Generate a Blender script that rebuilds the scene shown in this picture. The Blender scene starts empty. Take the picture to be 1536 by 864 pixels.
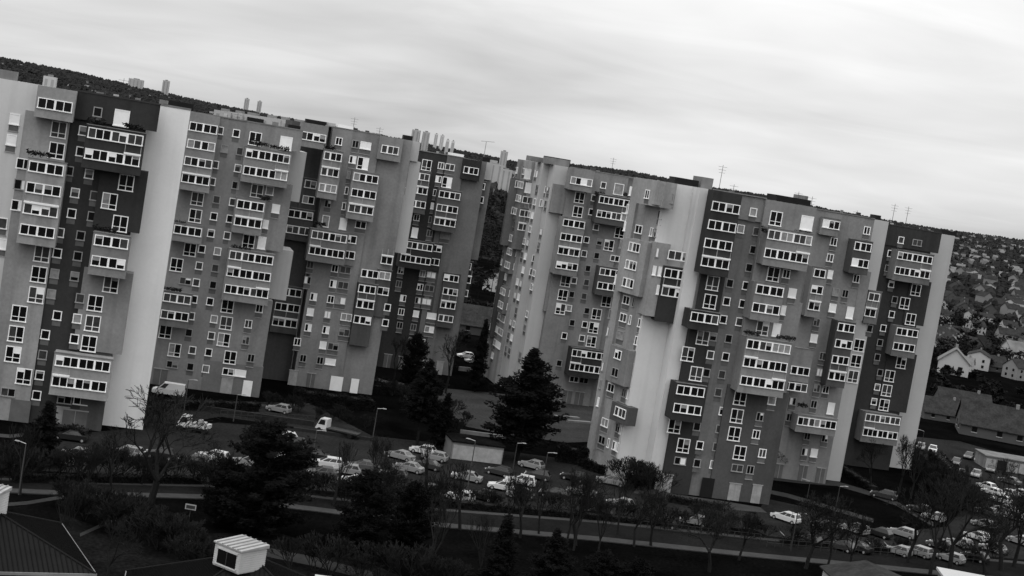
import bpy, math, random
import numpy as np
from mathutils import Vector, Matrix
random.seed(7)
sc = bpy.context.scene
# ------------------------------------------------------------------ camera
F_PX, RHO, CAM_H = 2300.0, math.radians(9.6), 45.2
PITCH = math.atan((432-245)*math.cos(RHO)/F_PX)
R0 = Vector((1,0,0)); F0 = Vector((0,math.cos(PITCH),-math.sin(PITCH))); U0 = Vector((0,math.sin(PITCH),math.cos(PITCH)))
EYE = Vector((0,0,CAM_H))
cd = bpy.data.cameras.new('camera'); cam = bpy.data.objects.new('camera', cd); sc.collection.objects.link(cam)
cr = math.cos(RHO)*R0+math.sin(RHO)*U0; cu = -math.sin(RHO)*R0+math.cos(RHO)*U0
m = Matrix((cr, cu, -F0)).transposed().to_4x4(); m.translation = EYE
cam.matrix_world = m
cd.sensor_width = 36; cd.lens = F_PX/1536*36; cd.clip_start = 1; cd.clip_end = 20000
sc.camera = cam
# ------------------------------------------------------------------ world, sun, exposure
SUN_EL, SUN_AZ = math.radians(66), math.radians(205)      # azimuth clockwise from +Y
w = bpy.data.worlds.new('World'); sc.world = w; w.use_nodes = True
nt = w.node_tree; nt.nodes.clear(); N = nt.nodes.new; LK = nt.links.new
out = N('ShaderNodeOutputWorld'); bg = N('ShaderNodeBackground'); LK(bg.outputs[0], out.inputs[0])
sky = N('ShaderNodeTexSky'); sky.sky_type = 'NISHITA'; sky.sun_disc = False
sky.sun_elevation = SUN_EL; sky.sun_rotation = SUN_AZ; sky.dust_density = 4; sky.air_density = 1.5
bw = N('ShaderNodeRGBToBW'); LK(sky.outputs[0], bw.inputs[0])
tc = N('ShaderNodeTexCoord'); sep = N('ShaderNodeSeparateXYZ'); LK(tc.outputs['Generated'], sep.inputs[0])
def mth(op, a, b=None, c=None):
    n = N('ShaderNodeMath'); n.operation = op
    for i, v in enumerate((a, b, c)):
        if v is None: continue
        if isinstance(v, (int, float)): n.inputs[i].default_value = v
        else: LK(v, n.inputs[i])
    return n.outputs[0]
zz = mth('ADD', mth('MAXIMUM', sep.outputs[2], 0.0), 0.15)
comb = N('ShaderNodeCombineXYZ'); LK(mth('DIVIDE', sep.outputs[0], zz), comb.inputs[0]); LK(mth('DIVIDE', sep.outputs[1], zz), comb.inputs[1])
def cloud(scale, sx, sy, det, rough, dist, lo, hi, rz=0.0):
    mp = N('ShaderNodeMapping'); LK(comb.outputs[0], mp.inputs[0]); mp.inputs['Scale'].default_value = (sx, sy, 1); mp.inputs['Rotation'].default_value = (0,0,rz)
    mp.inputs['Location'].default_value = (3.1, 1.7, 0)
    n = N('ShaderNodeTexNoise'); LK(mp.outputs[0], n.inputs['Vector']); n.inputs['Scale'].default_value = scale
    n.inputs['Detail'].default_value = det; n.inputs['Roughness'].default_value = rough; n.inputs['Distortion'].default_value = dist
    mr = N('ShaderNodeMapRange'); LK(n.outputs[0], mr.inputs[0]); mr.inputs[1].default_value = .3; mr.inputs[2].default_value = .7
    mr.inputs[3].default_value = lo; mr.inputs[4].default_value = hi
    return mr.outputs[0]
c1 = cloud(.5, 1.0, .8, 4, .5, .6, -.2, .2, .25)
c2 = cloud(1.6, .7, 1.1, 5, .55, 1.0, -.055, .05, -.1)
nish = mth('MULTIPLY', mth('MINIMUM', bw.outputs[0], 8.0), .012)
tot = mth('ADD', mth('ADD', mth('ADD', c1, c2), .765), nish)
tot = mth('MULTIPLY', tot, mth('MULTIPLY_ADD', mth('MAXIMUM', sep.outputs[2], 0.0), 2.0, .82))   # overcast: brighter towards the zenith
LK(tot, bg.inputs[0]); bg.inputs[1].default_value = 1.0
sl = bpy.data.lights.new('sun', 'SUN'); sl.energy = .9; sl.angle = math.radians(40); sl.color = (1,1,1)
so = bpy.data.objects.new('sun', sl); sc.collection.objects.link(so)
sd = Vector((math.sin(SUN_AZ)*math.cos(SUN_EL), math.cos(SUN_AZ)*math.cos(SUN_EL), math.sin(SUN_EL)))
so.rotation_euler = (-sd).to_track_quat('-Z', 'Y').to_euler(); so.location = (0,-50,120)
vs = sc.view_settings; vs.view_transform = 'Standard'; vs.look = 'None'; vs.exposure = 0; vs.gamma = 1; vs.use_curve_mapping = False
# ------------------------------------------------------------------ pixel helpers (photo 1536x864)
def ray(x, y):
    dx, dy = x-768, y-432
    X = dx*math.cos(RHO)+dy*math.sin(RHO); Y = -dx*math.sin(RHO)+dy*math.cos(RHO)
    return R0*X-U0*Y+F0*F_PX
def ground(x, y, z=0.0):
    d = ray(x, y); return EYE+d*((z-CAM_H)/d.z)
def at_range(x, y, r):
    d = ray(x, y); return EYE+d*(r/math.hypot(d.x, d.y))
class Plane:                      # vertical plane through O along unit plan direction a
    def __init__(s, O, ang):
        s.O = Vector((O[0], O[1], 0)); s.ang = ang; s.e = Vector((math.cos(ang), math.sin(ang), 0)); s.n = Vector((math.sin(ang), -math.cos(ang), 0))
    def off(s, o): return Plane(s.O+s.n*o, s.ang)
    def hit(s, x, y):
        d = ray(x, y); t = (s.O-EYE).dot(s.n)/d.dot(s.n); p = EYE+d*t
        return (p-s.O).dot(s.e), p.z
    def pt(s, u, z, o=0.0):
        p = s.O+s.e*u+s.n*o; p.z = z; return p
# ------------------------------------------------------------------ materials
MATS = {}
def grey(name, v, rough=.9, var=.25, scale=.35, streak=0.0, spec=.2, fine=0.0, bump=0.0):
    if name in MATS: return MATS[name]
    mt = bpy.data.materials.new(name); mt.use_nodes = True; t = mt.node_tree; b = t.nodes['Principled BSDF']
    b.inputs['Roughness'].default_value = rough; b.inputs['Specular IOR Level'].default_value = spec
    b.inputs['Base Color'].default_value = (v, v, v, 1)
    if var > 0:
        n = t.nodes.new('ShaderNodeTexNoise'); n.inputs['Scale'].default_value = scale; n.inputs['Detail'].default_value = 6
        n.inputs['Roughness'].default_value = .62
        g = t.nodes.new('ShaderNodeNewGeometry'); src = g.outputs['Position']
        t.links.new(src, n.inputs['Vector'])
        mr = t.nodes.new('ShaderNodeMapRange'); mr.inputs[1].default_value = .3; mr.inputs[2].default_value = .7
        mr.inputs[3].default_value = v*(1-var); mr.inputs[4].default_value = v*(1+var); t.links.new(n.outputs[0], mr.inputs[0])
        val = mr.outputs[0]
        def layer(scl, amt, s, lo=.35, hi=.65):
            mp = t.nodes.new('ShaderNodeMapping'); mp.inputs['Scale'].default_value = scl; t.links.new(src, mp.inputs[0])
            n2 = t.nodes.new('ShaderNodeTexNoise'); n2.inputs['Scale'].default_value = s; n2.inputs['Detail'].default_value = 4; t.links.new(mp.outputs[0], n2.inputs['Vector'])
            m2 = t.nodes.new('ShaderNodeMapRange'); m2.inputs[1].default_value = lo; m2.inputs[2].default_value = hi
            m2.inputs[3].default_value = 1+amt*.3; m2.inputs[4].default_value = 1-amt; t.links.new(n2.outputs[0], m2.inputs[0])
            mu = t.nodes.new('ShaderNodeMath'); mu.operation = 'MULTIPLY'; t.links.new(val, mu.inputs[0]); t.links.new(m2.outputs[0], mu.inputs[1])
            return mu.outputs[0]
        if streak > 0: val = layer((1, 1, .05), streak, .55, .50, .70)
        if fine > 0: val = layer((1, 1, 1), fine, 2.5)
        t.links.new(val, b.inputs['Base Color'])
    if bump > 0:
        n3 = t.nodes.new('ShaderNodeTexNoise'); n3.inputs['Scale'].default_value = 6; bp = t.nodes.new('ShaderNodeBump'); bp.inputs['Strength'].default_value = bump
        t.links.new(n3.outputs[0], bp.inputs['Height']); t.links.new(bp.outputs[0], b.inputs['Normal'])
    MATS[name] = mt; return mt
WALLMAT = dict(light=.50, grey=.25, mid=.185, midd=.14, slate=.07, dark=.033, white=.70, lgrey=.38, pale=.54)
for k, v in WALLMAT.items(): grey('render_'+k, v, .92, .06 if v > .3 else .2, .13, .09 if v > .3 else .2, .1, .02 if v > .3 else .10)
glass = grey('glass_dark', .006, .2, 0, spec=.18)
grey('glass_grey', .04, .3, .4, 1.1, spec=.2); grey('curtain', .22, .9, .3, 1.3); grey('shutter_white', .78, .6, .06, 1.0); grey('frame_white', .80, .6, .12, 1.0)
grey('frame_dull', .26, .7, .15, 1.0)
grey('spandrel', .10, .8, .2, .6); grey('door_light', .27, .8, .25, .9); grey('metal_dark', .03, .6, .2, 1); grey('metal_pale', .35, .5, .2, 1)
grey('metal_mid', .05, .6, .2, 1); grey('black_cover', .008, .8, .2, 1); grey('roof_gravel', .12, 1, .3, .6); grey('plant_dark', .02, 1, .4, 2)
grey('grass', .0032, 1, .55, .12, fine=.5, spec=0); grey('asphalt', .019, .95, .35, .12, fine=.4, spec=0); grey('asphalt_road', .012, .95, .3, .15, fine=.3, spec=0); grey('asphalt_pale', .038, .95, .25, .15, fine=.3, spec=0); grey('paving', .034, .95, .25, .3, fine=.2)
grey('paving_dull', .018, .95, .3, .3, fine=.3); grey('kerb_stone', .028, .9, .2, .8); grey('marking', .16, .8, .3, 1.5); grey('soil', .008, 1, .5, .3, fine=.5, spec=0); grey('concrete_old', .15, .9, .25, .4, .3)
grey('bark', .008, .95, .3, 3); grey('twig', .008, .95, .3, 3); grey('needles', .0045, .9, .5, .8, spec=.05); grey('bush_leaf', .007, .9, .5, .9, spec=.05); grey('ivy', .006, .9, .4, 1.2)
grey('forest', .023, 1, .3, .02, spec=0); grey('hill_ground', .016, 1, .4, .01, spec=0)  # forest tone is raised to put distance haze into its colour
grey('tyre', .008, .9, 0); grey('rim', .25, .4, 0); grey('car_glass', .012, .1, 0, spec=.5); grey('lamp_glass', .5, .2, 0, spec=.5)
for k, v in dict(white=.5, silver=.2, grey=.07, black=.012, dark=.03).items(): grey('paint_'+k, v, .3, 0, spec=.5)
grey('haze_grey', .34, .9, .05, .05); grey('haze_white', .5, .9, .05, .05); grey('far_white', .36, .9, .1, .05); grey('far_grey', .17, .9, .2, .05); grey('far_mid', .24, .9, .2, .05); grey('far_dark', .06, .9, .2, .05); grey('roof_tile', .028, .9, .35, .5, fine=.3, spec=.05); grey('roof_pale', .12, .9, .3, .3); grey('roof_metal', .009, .9, .15, .4, spec=.08)  # haze_ tones carry distance haze in the colour of the skyline towers
grey('seam_metal', .006, .9, .2, .8, spec=.05); grey('house_wall', .42, .9, .2, .3)
def M(n): return MATS[n]
# ------------------------------------------------------------------ mesh helpers
class MB:
    def __init__(s): s.v = []; s.f = []; s.mi = []; s.mats = []
    def _m(s, mat):
        if mat not in s.mats: s.mats.append(mat)
        return s.mats.index(mat)
    def poly(s, pts, mat):
        i = len(s.v); s.v += [tuple(p) for p in pts]; s.f.append(tuple(range(i, i+len(pts)))); s.mi.append(s._m(mat))
    def box(s, x0, x1, y0, y1, z0, z1, mat):
        i = len(s.v); s.v += [(x0,y0,z0),(x1,y0,z0),(x1,y1,z0),(x0,y1,z0),(x0,y0,z1),(x1,y0,z1),(x1,y1,z1),(x0,y1,z1)]
        for q in ((0,3,2,1),(4,5,6,7),(0,1,5,4),(1,2,6,5),(2,3,7,6),(3,0,4,7)): s.f.append(tuple(i+k for k in q)); s.mi.append(s._m(mat))
    def hexa(s, bot, top, mat):
        i = len(s.v); n = len(bot); s.v += [tuple(p) for p in bot]+[tuple(p) for p in top]
        s.f.append(tuple(i+n-1-k for k in range(n))); s.f.append(tuple(i+n+k for k in range(n))); s.mi += [s._m(mat)]*2
        for k in range(n): s.f.append((i+k, i+(k+1)%n, i+n+(k+1)%n, i+n+k)); s.mi.append(s._m(mat))
    def tube(s, a, b, ra, rb, n, mat, cap=True):
        a = Vector(a); b = Vector(b); d = (b-a).normalized(); q = d.orthogonal().normalized(); r = d.cross(q); i = len(s.v)
        for c, rad in ((a, ra), (b, rb)):
            for k in range(n):
                t = 2*math.pi*k/n; s.v.append(tuple(c+(q*math.cos(t)+r*math.sin(t))*rad))
        mi = s._m(mat)
        for k in range(n): s.f.append((i+k, i+(k+1)%n, i+n+(k+1)%n, i+n+k)); s.mi.append(mi)
        if cap: s.f.append(tuple(i+n+k for k in range(n))); s.mi.append(mi); s.f.append(tuple(i+n-1-k for k in range(n))); s.mi.append(mi)
    def mesh(s, name):
        me = bpy.data.meshes.new(name); me.from_pydata(s.v, [], s.f)
        for mt in s.mats: me.materials.append(M(mt) if isinstance(mt, str) else mt)
        if len(s.mats) > 1: me.polygons.foreach_set('material_index', s.mi)
        me.update(); return me
COL = sc.collection
def link(name, me, parent=None, loc=(0,0,0), rz=0.0, scale=None):
    o = bpy.data.objects.new(name, me); COL.objects.link(o); o.location = loc; o.rotation_euler = (0,0,rz)
    if scale is not None: o.scale = scale
    if parent is not None: o.parent = parent
    return o
def tag(o, label, cat, group=None):
    o['label'] = label; o['category'] = cat
    if group: o['group'] = group
    return o
def thing(name, label, cat, loc=(0,0,0), rz=0.0, group=None):
    return tag(link(name, None, None, loc, rz), label, cat, group)
def struct(name, me): o = link(name, me); o['kind'] = 'structure'; return o
def copy_tree(o, parent=None):
    c = o.copy(); COL.objects.link(c); c.parent = parent
    for ch in o.children: copy_tree(ch, c)
    return c
# ------------------------------------------------------------------ window kit (x along facade, -y outward, z up, centre of glazing at 0)
TH = math.radians(13.3); FH = 2.78
KIT = {  # w, h, groups of panes (thick mullion between groups), low lights, spandrel, dz
 'S': (1.16, 1.3, (1,), 0, 'd', 0), 'L4': (4.4, 1.42, (2,2), 0, 0, 0), 'L7': (7.1, 1.42, (3,2,2), 0, 0, 0), 'L7b': (7.1, 1.42, (2,2,3), 0, 0, 0), 'L3': (3.1, 1.42, (1,2), 0, 0, 0), 'L2': (2.1, 1.42, (2,), 0, 0, 0),
 'L6': (6.2, 1.42, (3,3), 0, 0, 0), 'F': (2.0, 2.2, (1,1), 1, 0, -.38), 'N': (1.22, 1.38, (2,), 0, 'd', 0), 'W': (1.95, 1.34, (2,), 0, 'd', 0), 'V': (1.9, 1.2, (2,), 0, 0, 0),
 'B': (2.0, 2.25, (1,), 0, 0, -.3), 'X': (1.3, 2.1, (1,), 0, 0, -.35), 'H': (1.3, 1.5, (1,), 0, 'd', 0), 'T': (.55, 1.5, (1,), 0, 0, 0), 'Q': (1.9, 1.42, (2,), 0, 0, 0)}
_wm, _pm = {}, {}
def frame_mesh(t, header, dull):
    k = (t, header, dull)
    if k in _wm: return _wm[k]
    w_, h_, grp, low, sp, dz = KIT[t]; b = MB(); fr = .125; mat = 'frame_dull' if dull else 'frame_white'; panes = []
    z0, z1 = -h_/2, h_/2
    b.box(-w_/2, w_/2, -.08, .02, z1-fr, z1, mat); b.box(-w_/2-.05, w_/2+.05, -.16, .02, z0-.02, z0+fr, mat)
    b.box(-w_/2, -w_/2+fr, -.08, .02, z0+fr, z1-fr, mat); b.box(w_/2-fr, w_/2, -.08, .02, z0+fr, z1-fr, mat)
    n = sum(grp); thick, thin = .28, .105; inner = w_-2*fr-thick*(len(grp)-1 if t not in ('F',) else 0)-(thin if t == 'F' else 0)-thin*sum(g-1 for g in grp)
    pw = inner/n; x = -w_/2+fr; zl = z0+fr; zm = z0+fr+.5 if low else zl
    for gi, g in enumerate(grp):
        for i in range(g):
            panes.append((x+pw/2, (zm+.08*low+z1-fr)/2, pw, z1-fr-zm-.08*low))
            if low: panes.append((x+pw/2, (zl+zm)/2, pw, zm-zl))
            x += pw
            if i < g-1: b.box(x, x+thin, -.07, .02, zl, z1-fr, mat); x += thin
        if gi < len(grp)-1:
            tk = thin if t == 'F' else thick
            b.box(x, x+tk, -.08, .02, zl, z1-fr, mat); x += tk
    if low: b.box(-w_/2+fr, w_/2-fr, -.065, .02, zm, zm+.08, mat)
    if header:
        hw = w_*(1 if header == 1 else .3); hx = {1: -w_/2, 2: w_/2-hw, 3: -w_/2}[header]
        b.box(hx-.04, hx+hw+.04, -.24, .02, z1+.005, z1+.26, 'shutter_white')
        for q in (((-.06, .06), (hx, hx+.09), (hx+hw-.09, hx+hw)) if header == 1 else ((hx, hx+.09), (hx+hw-.09, hx+hw))): b.box(q[0], q[1], -.07, .02, z1+.262, z1+1.33, 'frame_dull')
    me = b.mesh('window_frame_'+t); _wm[k] = (me, panes); return _wm[k]
def pane_mesh(w_, h_, mat):
    k = (round(w_, 3), round(h_, 3), mat)
    if k not in _pm:
        b = MB(); yy = -.05 if mat in ('shutter_white',) else -.02
        b.box(-w_/2, w_/2, yy, .03, -h_/2, h_/2, mat); _pm[k] = b.mesh('pane')
    return _pm[k]
PANE = {'d': 'glass_dark', 'g': 'glass_grey', 'c': 'curtain', 'w': 'shutter_white'}
wrng = random.Random(11)
def add_window(t, tower, origin, p, ang, pat='', header=0, dull=False):
    w_, h_, grp, low, sp, dz = KIT[t]
    me, panes = frame_mesh(t, header, dull or wrng.random() < (.4 if t in 'SNTWVQ' else 0))
    o = link('window', me, tower, p-origin+Vector((0,0,dz)), ang)
    n = len(panes)
    if pat == '':
        r = wrng.random()
        base = 'd' if r < .6 else ('g' if r < .85 else 'c')
        pat = ''.join(base if wrng.random() < .8 else wrng.choice('dgc') for _ in range(n))
    if low and len(pat) == 2: pat = pat[0]*2+pat[1]*2
    if len(pat) < n: pat = (pat*n)[:n]
    for (x, z, pw, ph), c in zip(panes, pat):
        link('pane', pane_mesh(pw, ph, PANE[c]), o, (x, 0, z))
        if c in 'dg' and ph > .7 and wrng.random() < .13:
            hh = ph*wrng.choice((.3, .45, .6)); link('blind', pane_mesh(pw*.98, hh, wrng.choice(('shutter_white', 'curtain', 'curtain'))), o, (x, -.012, z+ph/2-hh/2))
    if sp:
        k = ('sp', t)
        if k not in _pm:
            b = MB(); b.box(-w_/2+.03, w_/2-.03, -.03, .02, -h_/2-.78, -h_/2-.03, 'spandrel')
            if t in ('N', 'W', 'H'): b.box(-w_/2-.02, w_/2+.02, -.11, .02, -h_/2-.9, -h_/2-.783, 'frame_dull')
            _pm[k] = b.mesh('spandrel_panel')
        link('spandrel_panel', _pm[k], o)
    return o
class Tower:
    def __init__(s, D, zrow0, label, depth=20.0):
        s.pl = Plane((0, D), TH); s.z0 = zrow0; s.depth = depth
        s.label = label; s.pend = []; s.root = None; s.us = []
    def start(s, x, y):                         # Empty at the base, below the given pixel of the front plane
        u, _ = s.pl.hit(x, y); p = s.pl.pt(u, 0); s.org = p
        s.root = thing('apartment_tower', s.label, 'apartment tower', p, 0, 'staggered residential towers')
        return s
    def zr(s, r): return s.z0-FH*r
    def slab(s, u0, u1, o_front, o_back, z0, z1, mat, name, pl=None, cap=False):
        pl = pl or s.pl; b = MB()
        c = [pl.pt(u0, z0, o_front)-s.org, pl.pt(u1, z0, o_front)-s.org, pl.pt(u1, z0, o_back)-s.org, pl.pt(u0, z0, o_back)-s.org]
        b.hexa(c, [q+Vector((0,0,z1-z0)) for q in c], 'render_'+mat if 'render_'+mat in MATS else mat)
        return link(name, b.mesh(name), s.root)
    def zone(s, xl, yl, xr, yr, r0, r1, o, mat, name='wall', zt=None, zb=None, back=None):
        pl = s.pl.off(o); u0, _ = pl.hit(xl, yl); u1, _ = pl.hit(xr, yr)
        z1 = s.zr(r0)+1.5 if r0 is not None else s.roof
        z0 = s.zr(r1)-1.33 if r1 is not None else -.4
        if zt is not None: z1 = zt
        if zb is not None: z0 = zb
        bk = -s.depth if back is None else back
        if r0 is not None or r1 is not None: bk = o-(3.0+s.zi) if back is None else back; s.zi += .013
        return s.slab(u0, u1, o, bk, z0, z1, mat, name)
    zi = 0.0
    def bay(s, x, y, w_, r0, r1, mat, o=1.3, base=0.0, parapet=True, drop=1.8):
        if base == 0 and o >= 1: o += 1.1
        pl = s.pl.off(base+o); u, _ = pl.hit(x, y)
        z1 = s.roof if r0 is None else s.zr(r0)+1.0
        b = s.slab(u-w_/2, u+w_/2, base+o, base-.4-s.zi, s.zr(r1)-drop, z1, mat, 'bay'); s.zi += .013
        if r0 is not None: s.slab(u-w_/2-.06, u+w_/2+.06, base+o+.07, base+o-.25, z1+.003, z1+.12, 'concrete_old', 'coping')
        s.slab(u-w_/2-.03, u+w_/2+.03, base+o+.035, base+o-.2, s.zr(r1)-drop-.09, s.zr(r1)-drop-.003, mat, 'slab_edge')
        return b
    def win(s, spec, o=0.0, pl=None):
        if pl is None and o >= 1: o += 1.1
        pl = (pl or s.pl).off(o)
        for ln in spec.split(';'):
            q = ln.split()
            if not q: continue
            t, x, y = q[0], float(q[1]), float(q[2]); pat = q[3] if len(q) > 3 and q[3] != '-' else ''; hd = int(q[4]) if len(q) > 4 else 0
            u, z = pl.hit(x, y); r = round((s.zr(0)-z+(KIT[t][5]))/FH)
            zc = s.zr(r)
            if abs(z-KIT[t][5]-zc) > .75: print('SNAP', s.label[:20], ln, round(z-KIT[t][5]-zc, 2))
            add_window(t, s.root, s.org, pl.pt(u, zc), pl.ang, pat, hd)
    def col(s, t, x, y, rows, o, pats):
        pl = s.pl.off(o); u, _ = pl.hit(x, y)
        for i, r in enumerate(rows): add_window(t, s.root, s.org, pl.pt(u, s.zr(r)), pl.ang, pats[i % len(pats)])
    def door(s, x, y, w_, h_, mat, o=0.0, frame=True, z=.0):
        pl = s.pl.off(o); u, _ = pl.hit(x, y); b = MB(); b.box(-w_/2, w_/2, -.06, .04, 0, h_, mat)
        if frame: b.box(-w_/2-.12, w_/2+.12, -.12, .02, h_, h_+.16, 'frame_dull'); b.box(-.04, .04, -.09, .02, 0, h_, 'frame_dull')
        link('door', b.mesh('door'), s.root, pl.pt(u, z)-s.org, pl.ang)
    def roofcap(s, xl, yl, xr, yr, o, h=.25, mat='concrete_old'):
        pl = s.pl.off(o); u0, _ = pl.hit(xl, yl); u1, _ = pl.hit(xr, yr)
        s.slab(u0-.05, u1+.05, o+.06, o-.5, s.roof+.003, s.roof+h, mat, 'parapet')
    def rooftop(s, x, y, w_, h_, mat, name, o=-3.0, d=2.0, z=None):
        pl = s.pl.off(o); u, _ = pl.hit(x, y); zz = s.roof if z is None else z
        s.slab(u-w_/2, u+w_/2, o, o-d, zz+.004, zz+h_, mat, name)
    def mast(s, x, y, h_, o=-5.0):
        pl = s.pl.off(o); u, _ = pl.hit(x, y); p = pl.pt(u, s.roof-.2)-s.org; b = MB(); b.tube(p, p+Vector((0,0,h_)), .045, .03, 6, 'metal_dark')
        for k in range(3):
            q = p+Vector((0,0,h_-.3-.45*k)); b.tube(q-s.pl.e*(.7-.1*k), q+s.pl.e*(.7-.1*k), .025, .025, 4, 'metal_dark')
        link('antenna', b.mesh('antenna'), s.root)
    def plants(s, x, y, o, n=6, w_=2.0):
        o += 1.0
        pl = s.pl.off(o); u, z = pl.hit(x, y); b = MB(); rr = random.Random(int(x*7+y))
        for k in range(n*34):
            c = pl.pt(u+rr.uniform(-w_/2, w_/2), z+rr.gauss(-.05, .16), rr.uniform(-.3, .3))-s.org; a = rr.uniform(0, 6.28); q = rr.uniform(.14, .34)
            b.poly([c, c+Vector((math.cos(a)*q, math.sin(a)*q, rr.uniform(-.1, .2))), c+Vector((-math.sin(a)*q, math.cos(a)*q*.6, q))], 'plant_dark')
        link('balcony_plants', b.mesh('balcony_plants'), s.root)
    def diag(s, p0, p1, p2, z1, mat, name='wall', z0=-.4):
        b = MB(); c = [Vector((q[0], q[1], z0))-s.org for q in (p0, p1, p2)]
        b.hexa(c, [q+Vector((0,0,z1-z0)) for q in c], 'render_'+mat); return link(name, b.mesh(name), s.root)
SH = 2.7   # storey datum shift to ground level
# ================================================================== tower A
A = Tower(218, 42.75, 'tall tower with near-black front, wide white end wall and large white roller shutter').start(150, 640)
A.roof = 45.0
A.zone(-90, 250, 62, 150, None, None, -1.4, 'light')
A.zone(38, 168, 112.5, 133, 1, None, 0, 'grey', back=-19)
A.zone(112.5, 133, 222, 169, None, None, -.35, 'dark')
A.zone(112.6, 133, 239, 169, 0, 0, .02, 'dark', zt=45.03)
A.zone(150, 262, 222, 262, 3, 5, .02, 'dark'); A.zone(126, 405, 200, 413, 8, 11, .02, 'mid'); A.zone(150, 405, 222, 169, 8, None, -.2, 'slate', back=-2)
A.zone(200, 300, 285.5, 169.4, None, None, -4.5, 'white')
A.bay(82.6, 157.6, 4.9, None, 0, 'grey'); A.bay(65.3, 283.6, 4.9, 3, 6, 'grey'); A.bay(173.7, 203.3, 7.6, 1, 2, 'dark', 1.4); A.bay(167.5, 360.4, 4.9, 6, 7, 'mid'); A.bay(125, 541, 7.6, 12, 13, 'grey', 1.4)
A.win('L4 82.6 157.6 d;L4 69.4 251.7 d;L4 65.3 283.6 dgdd;L4 61 315 gdgg 1;L4 56 345.7 d;L4 167.5 360.4 dddg;L4 162.6 392 d', 1.3)
A.win('L7 173.7 203.3 gddgggg;L7 168.5 235.4 d 2;L7 125 541 gdddddd;L7 119.6 571 d 3', 1.4)
A.win('S 116.7 162.5 g;S 125 195.8 g;S 120.8 227 d;S 103.5 256.5 d;S 112.5 290 g;S 133.3 263.5 g;S 107.6 319.7 d;S 138 324 d;S 141.7 294 g;S 89.7 349 g;S 121 353.5 d;S 86 379.7 d;S 116.7 384 d;S 82 410 c;S 112 414.4 d;S 77 441 c;S 86 472.4 d;S 68 501.5 d;S 64 532 g;S 59.7 562 d;S 54.9 592.8 d;V 121 601 d;Q 97 598 d', -.35)
A.win('S 146.5 168 d;F 189 277 dd;F 164 303 cd;F 180 336 dd;F 166 429 gd;F 143 454.4 dd;F 139 485.6 gg;F 133.3 516 dd;S 120.3 446.8 g;S 116 477 c;S 111.8 507 d;B 182.4 177.3 w', .02)
A.win('F 88 195.8 gg;F 84.7 228 dd;F 62.5 384 gg;F 58 413.8 dd;F 54 444.6 gg;F 28.5 472.4 dd;F 23.6 504 gd;F 19.4 532.8 dd;F 35.4 567 dd;V 11.8 590.7 gd;Q 35 249 d;Q 32 277 dw;Q 28 307 dw', 0)
A.win('H 21.5 183 w;H 17 211 w;H 3 338 g;H 2 368 w;H -1 523 w', -1.4)
A.door(91.7, 633, 1.6, 2.6, 'door_light', -.35); A.door(27.8, 630, 2.6, 3.0, 'spandrel', 0, False); A.door(112, 628, 3.2, 2.4, 'spandrel', -.2)
A.roofcap(112.6, 133, 239, 169, .02, .22, 'metal_dark'); A.roofcap(239.2, 169, 285.5, 169.4, -4.5)
A.rooftop(271, 160, 3.4, .9, 'black_cover', 'roof_cover', -5.1, 3); A.rooftop(245, 158, 1.2, .8, 'concrete_old', 'vent', -5.1, 1.5); A.rooftop(9, 118, 2.6, 1.2, 'concrete_old', 'vent', -2, 2)
A.mast(183, 140, 3.0); A.mast(118, 122, 2.2); A.mast(198, 145, 1.4)
A.plants(145, 182, 1.2, 5, 2.4); A.plants(200, 190, 1.2, 5, 2.6); A.plants(58, 231, 1.1, 5, 3); A.plants(158, 344, 1.1, 5, 3)
# ================================================================== tower B
B = Tower(260.8, 42.55, 'mid-grey tower behind the white van, with arch-framed small window and white shutters').start(320, 600)
B.roof = 44.7
B.zone(262, 330, 370, 190, None, None, 0, 'mid'); B.zone(369, 190, 421, 232, None, None, .05, 'mid')
B.zone(421, 232, 449, 233, 0, 0, .06, 'mid', zt=B.roof+.02); B.zone(400, 281, 439, 281, 3, 6, .06, 'mid'); B.zone(380, 455, 409, 455, 10, 13, .06, 'mid'); B.zone(300, 590, 394, 560, 14, None, .07, 'midd', back=-1)
B.zone(421.2, 232, 454, 270, 1, 3, -4, 'lgrey', back=-12); B.zone(421.2, 232, 454, 290, 7, 9, -4, 'lgrey', back=-12)
B.bay(305, 191.7, 4.8, None, 3, 'mid'); B.bay(402, 233.5, 7.5, 1, 2, 'mid', 1.4); B.bay(376, 307, 4.8, 4, 5, 'mid'); B.bay(281.7, 345.8, 4.8, 6, 6, 'mid'); B.bay(377, 386, 7.5, 7, 9, 'mid', 1.4); B.bay(265.8, 447, 4.8, 10, 11, 'midd')
B.win('L4 305 191.7 d;L4 301.7 218 cgdc;L4 297.5 242.4 gddg;L4 293.5 268 d 1;L4 376 307 d;L4 372 333 d 1;L4 281.7 345.8 d;L4 265.8 447 g;L4 262 473 gddd', 1.3)
B.win('L7b 402 233.5 ddddddg;L7b 398 260 dddddcc 2;L7b 377 386 gggdddd;L7b 373.5 410 d 3;L7b 370 436 ddddgdd 2', 1.4)
B.win('S 330 195 g;S 354.4 200 d;S 336.4 225 c;S 360 226.4 g;S 322.5 248 g;S 357 252 g;S 317.8 273 g;S 353 278.5 d;S 324.7 300 g;S 349 305 g;S 320.6 325 d;S 344.9 329 d;S 316.4 350.7 d;S 340.7 354 g;S 302.6 374.3 d;S 326 378.5 c;S 298.5 400 g;S 322.8 402 g;S 294.3 424 g;S 319.3 428.5 d;S 290.8 449 d;S 315 452.8 d;S 286.4 476 g;S 321 479 c;S 283 500 d;S 317 504 g;S 288.5 525.7 g;S 312.8 529 d;S 285.7 548 d;S 308.6 553.5 d;F 295.6 301.4 gg;F 292.8 325 dg;F 284.6 377 dd;F 264.4 400 dd;V 277.6 424 gd;F 247.5 501.4 dd;F 261.4 527.8 cd;V 258 548.6 dg', 0)
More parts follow.
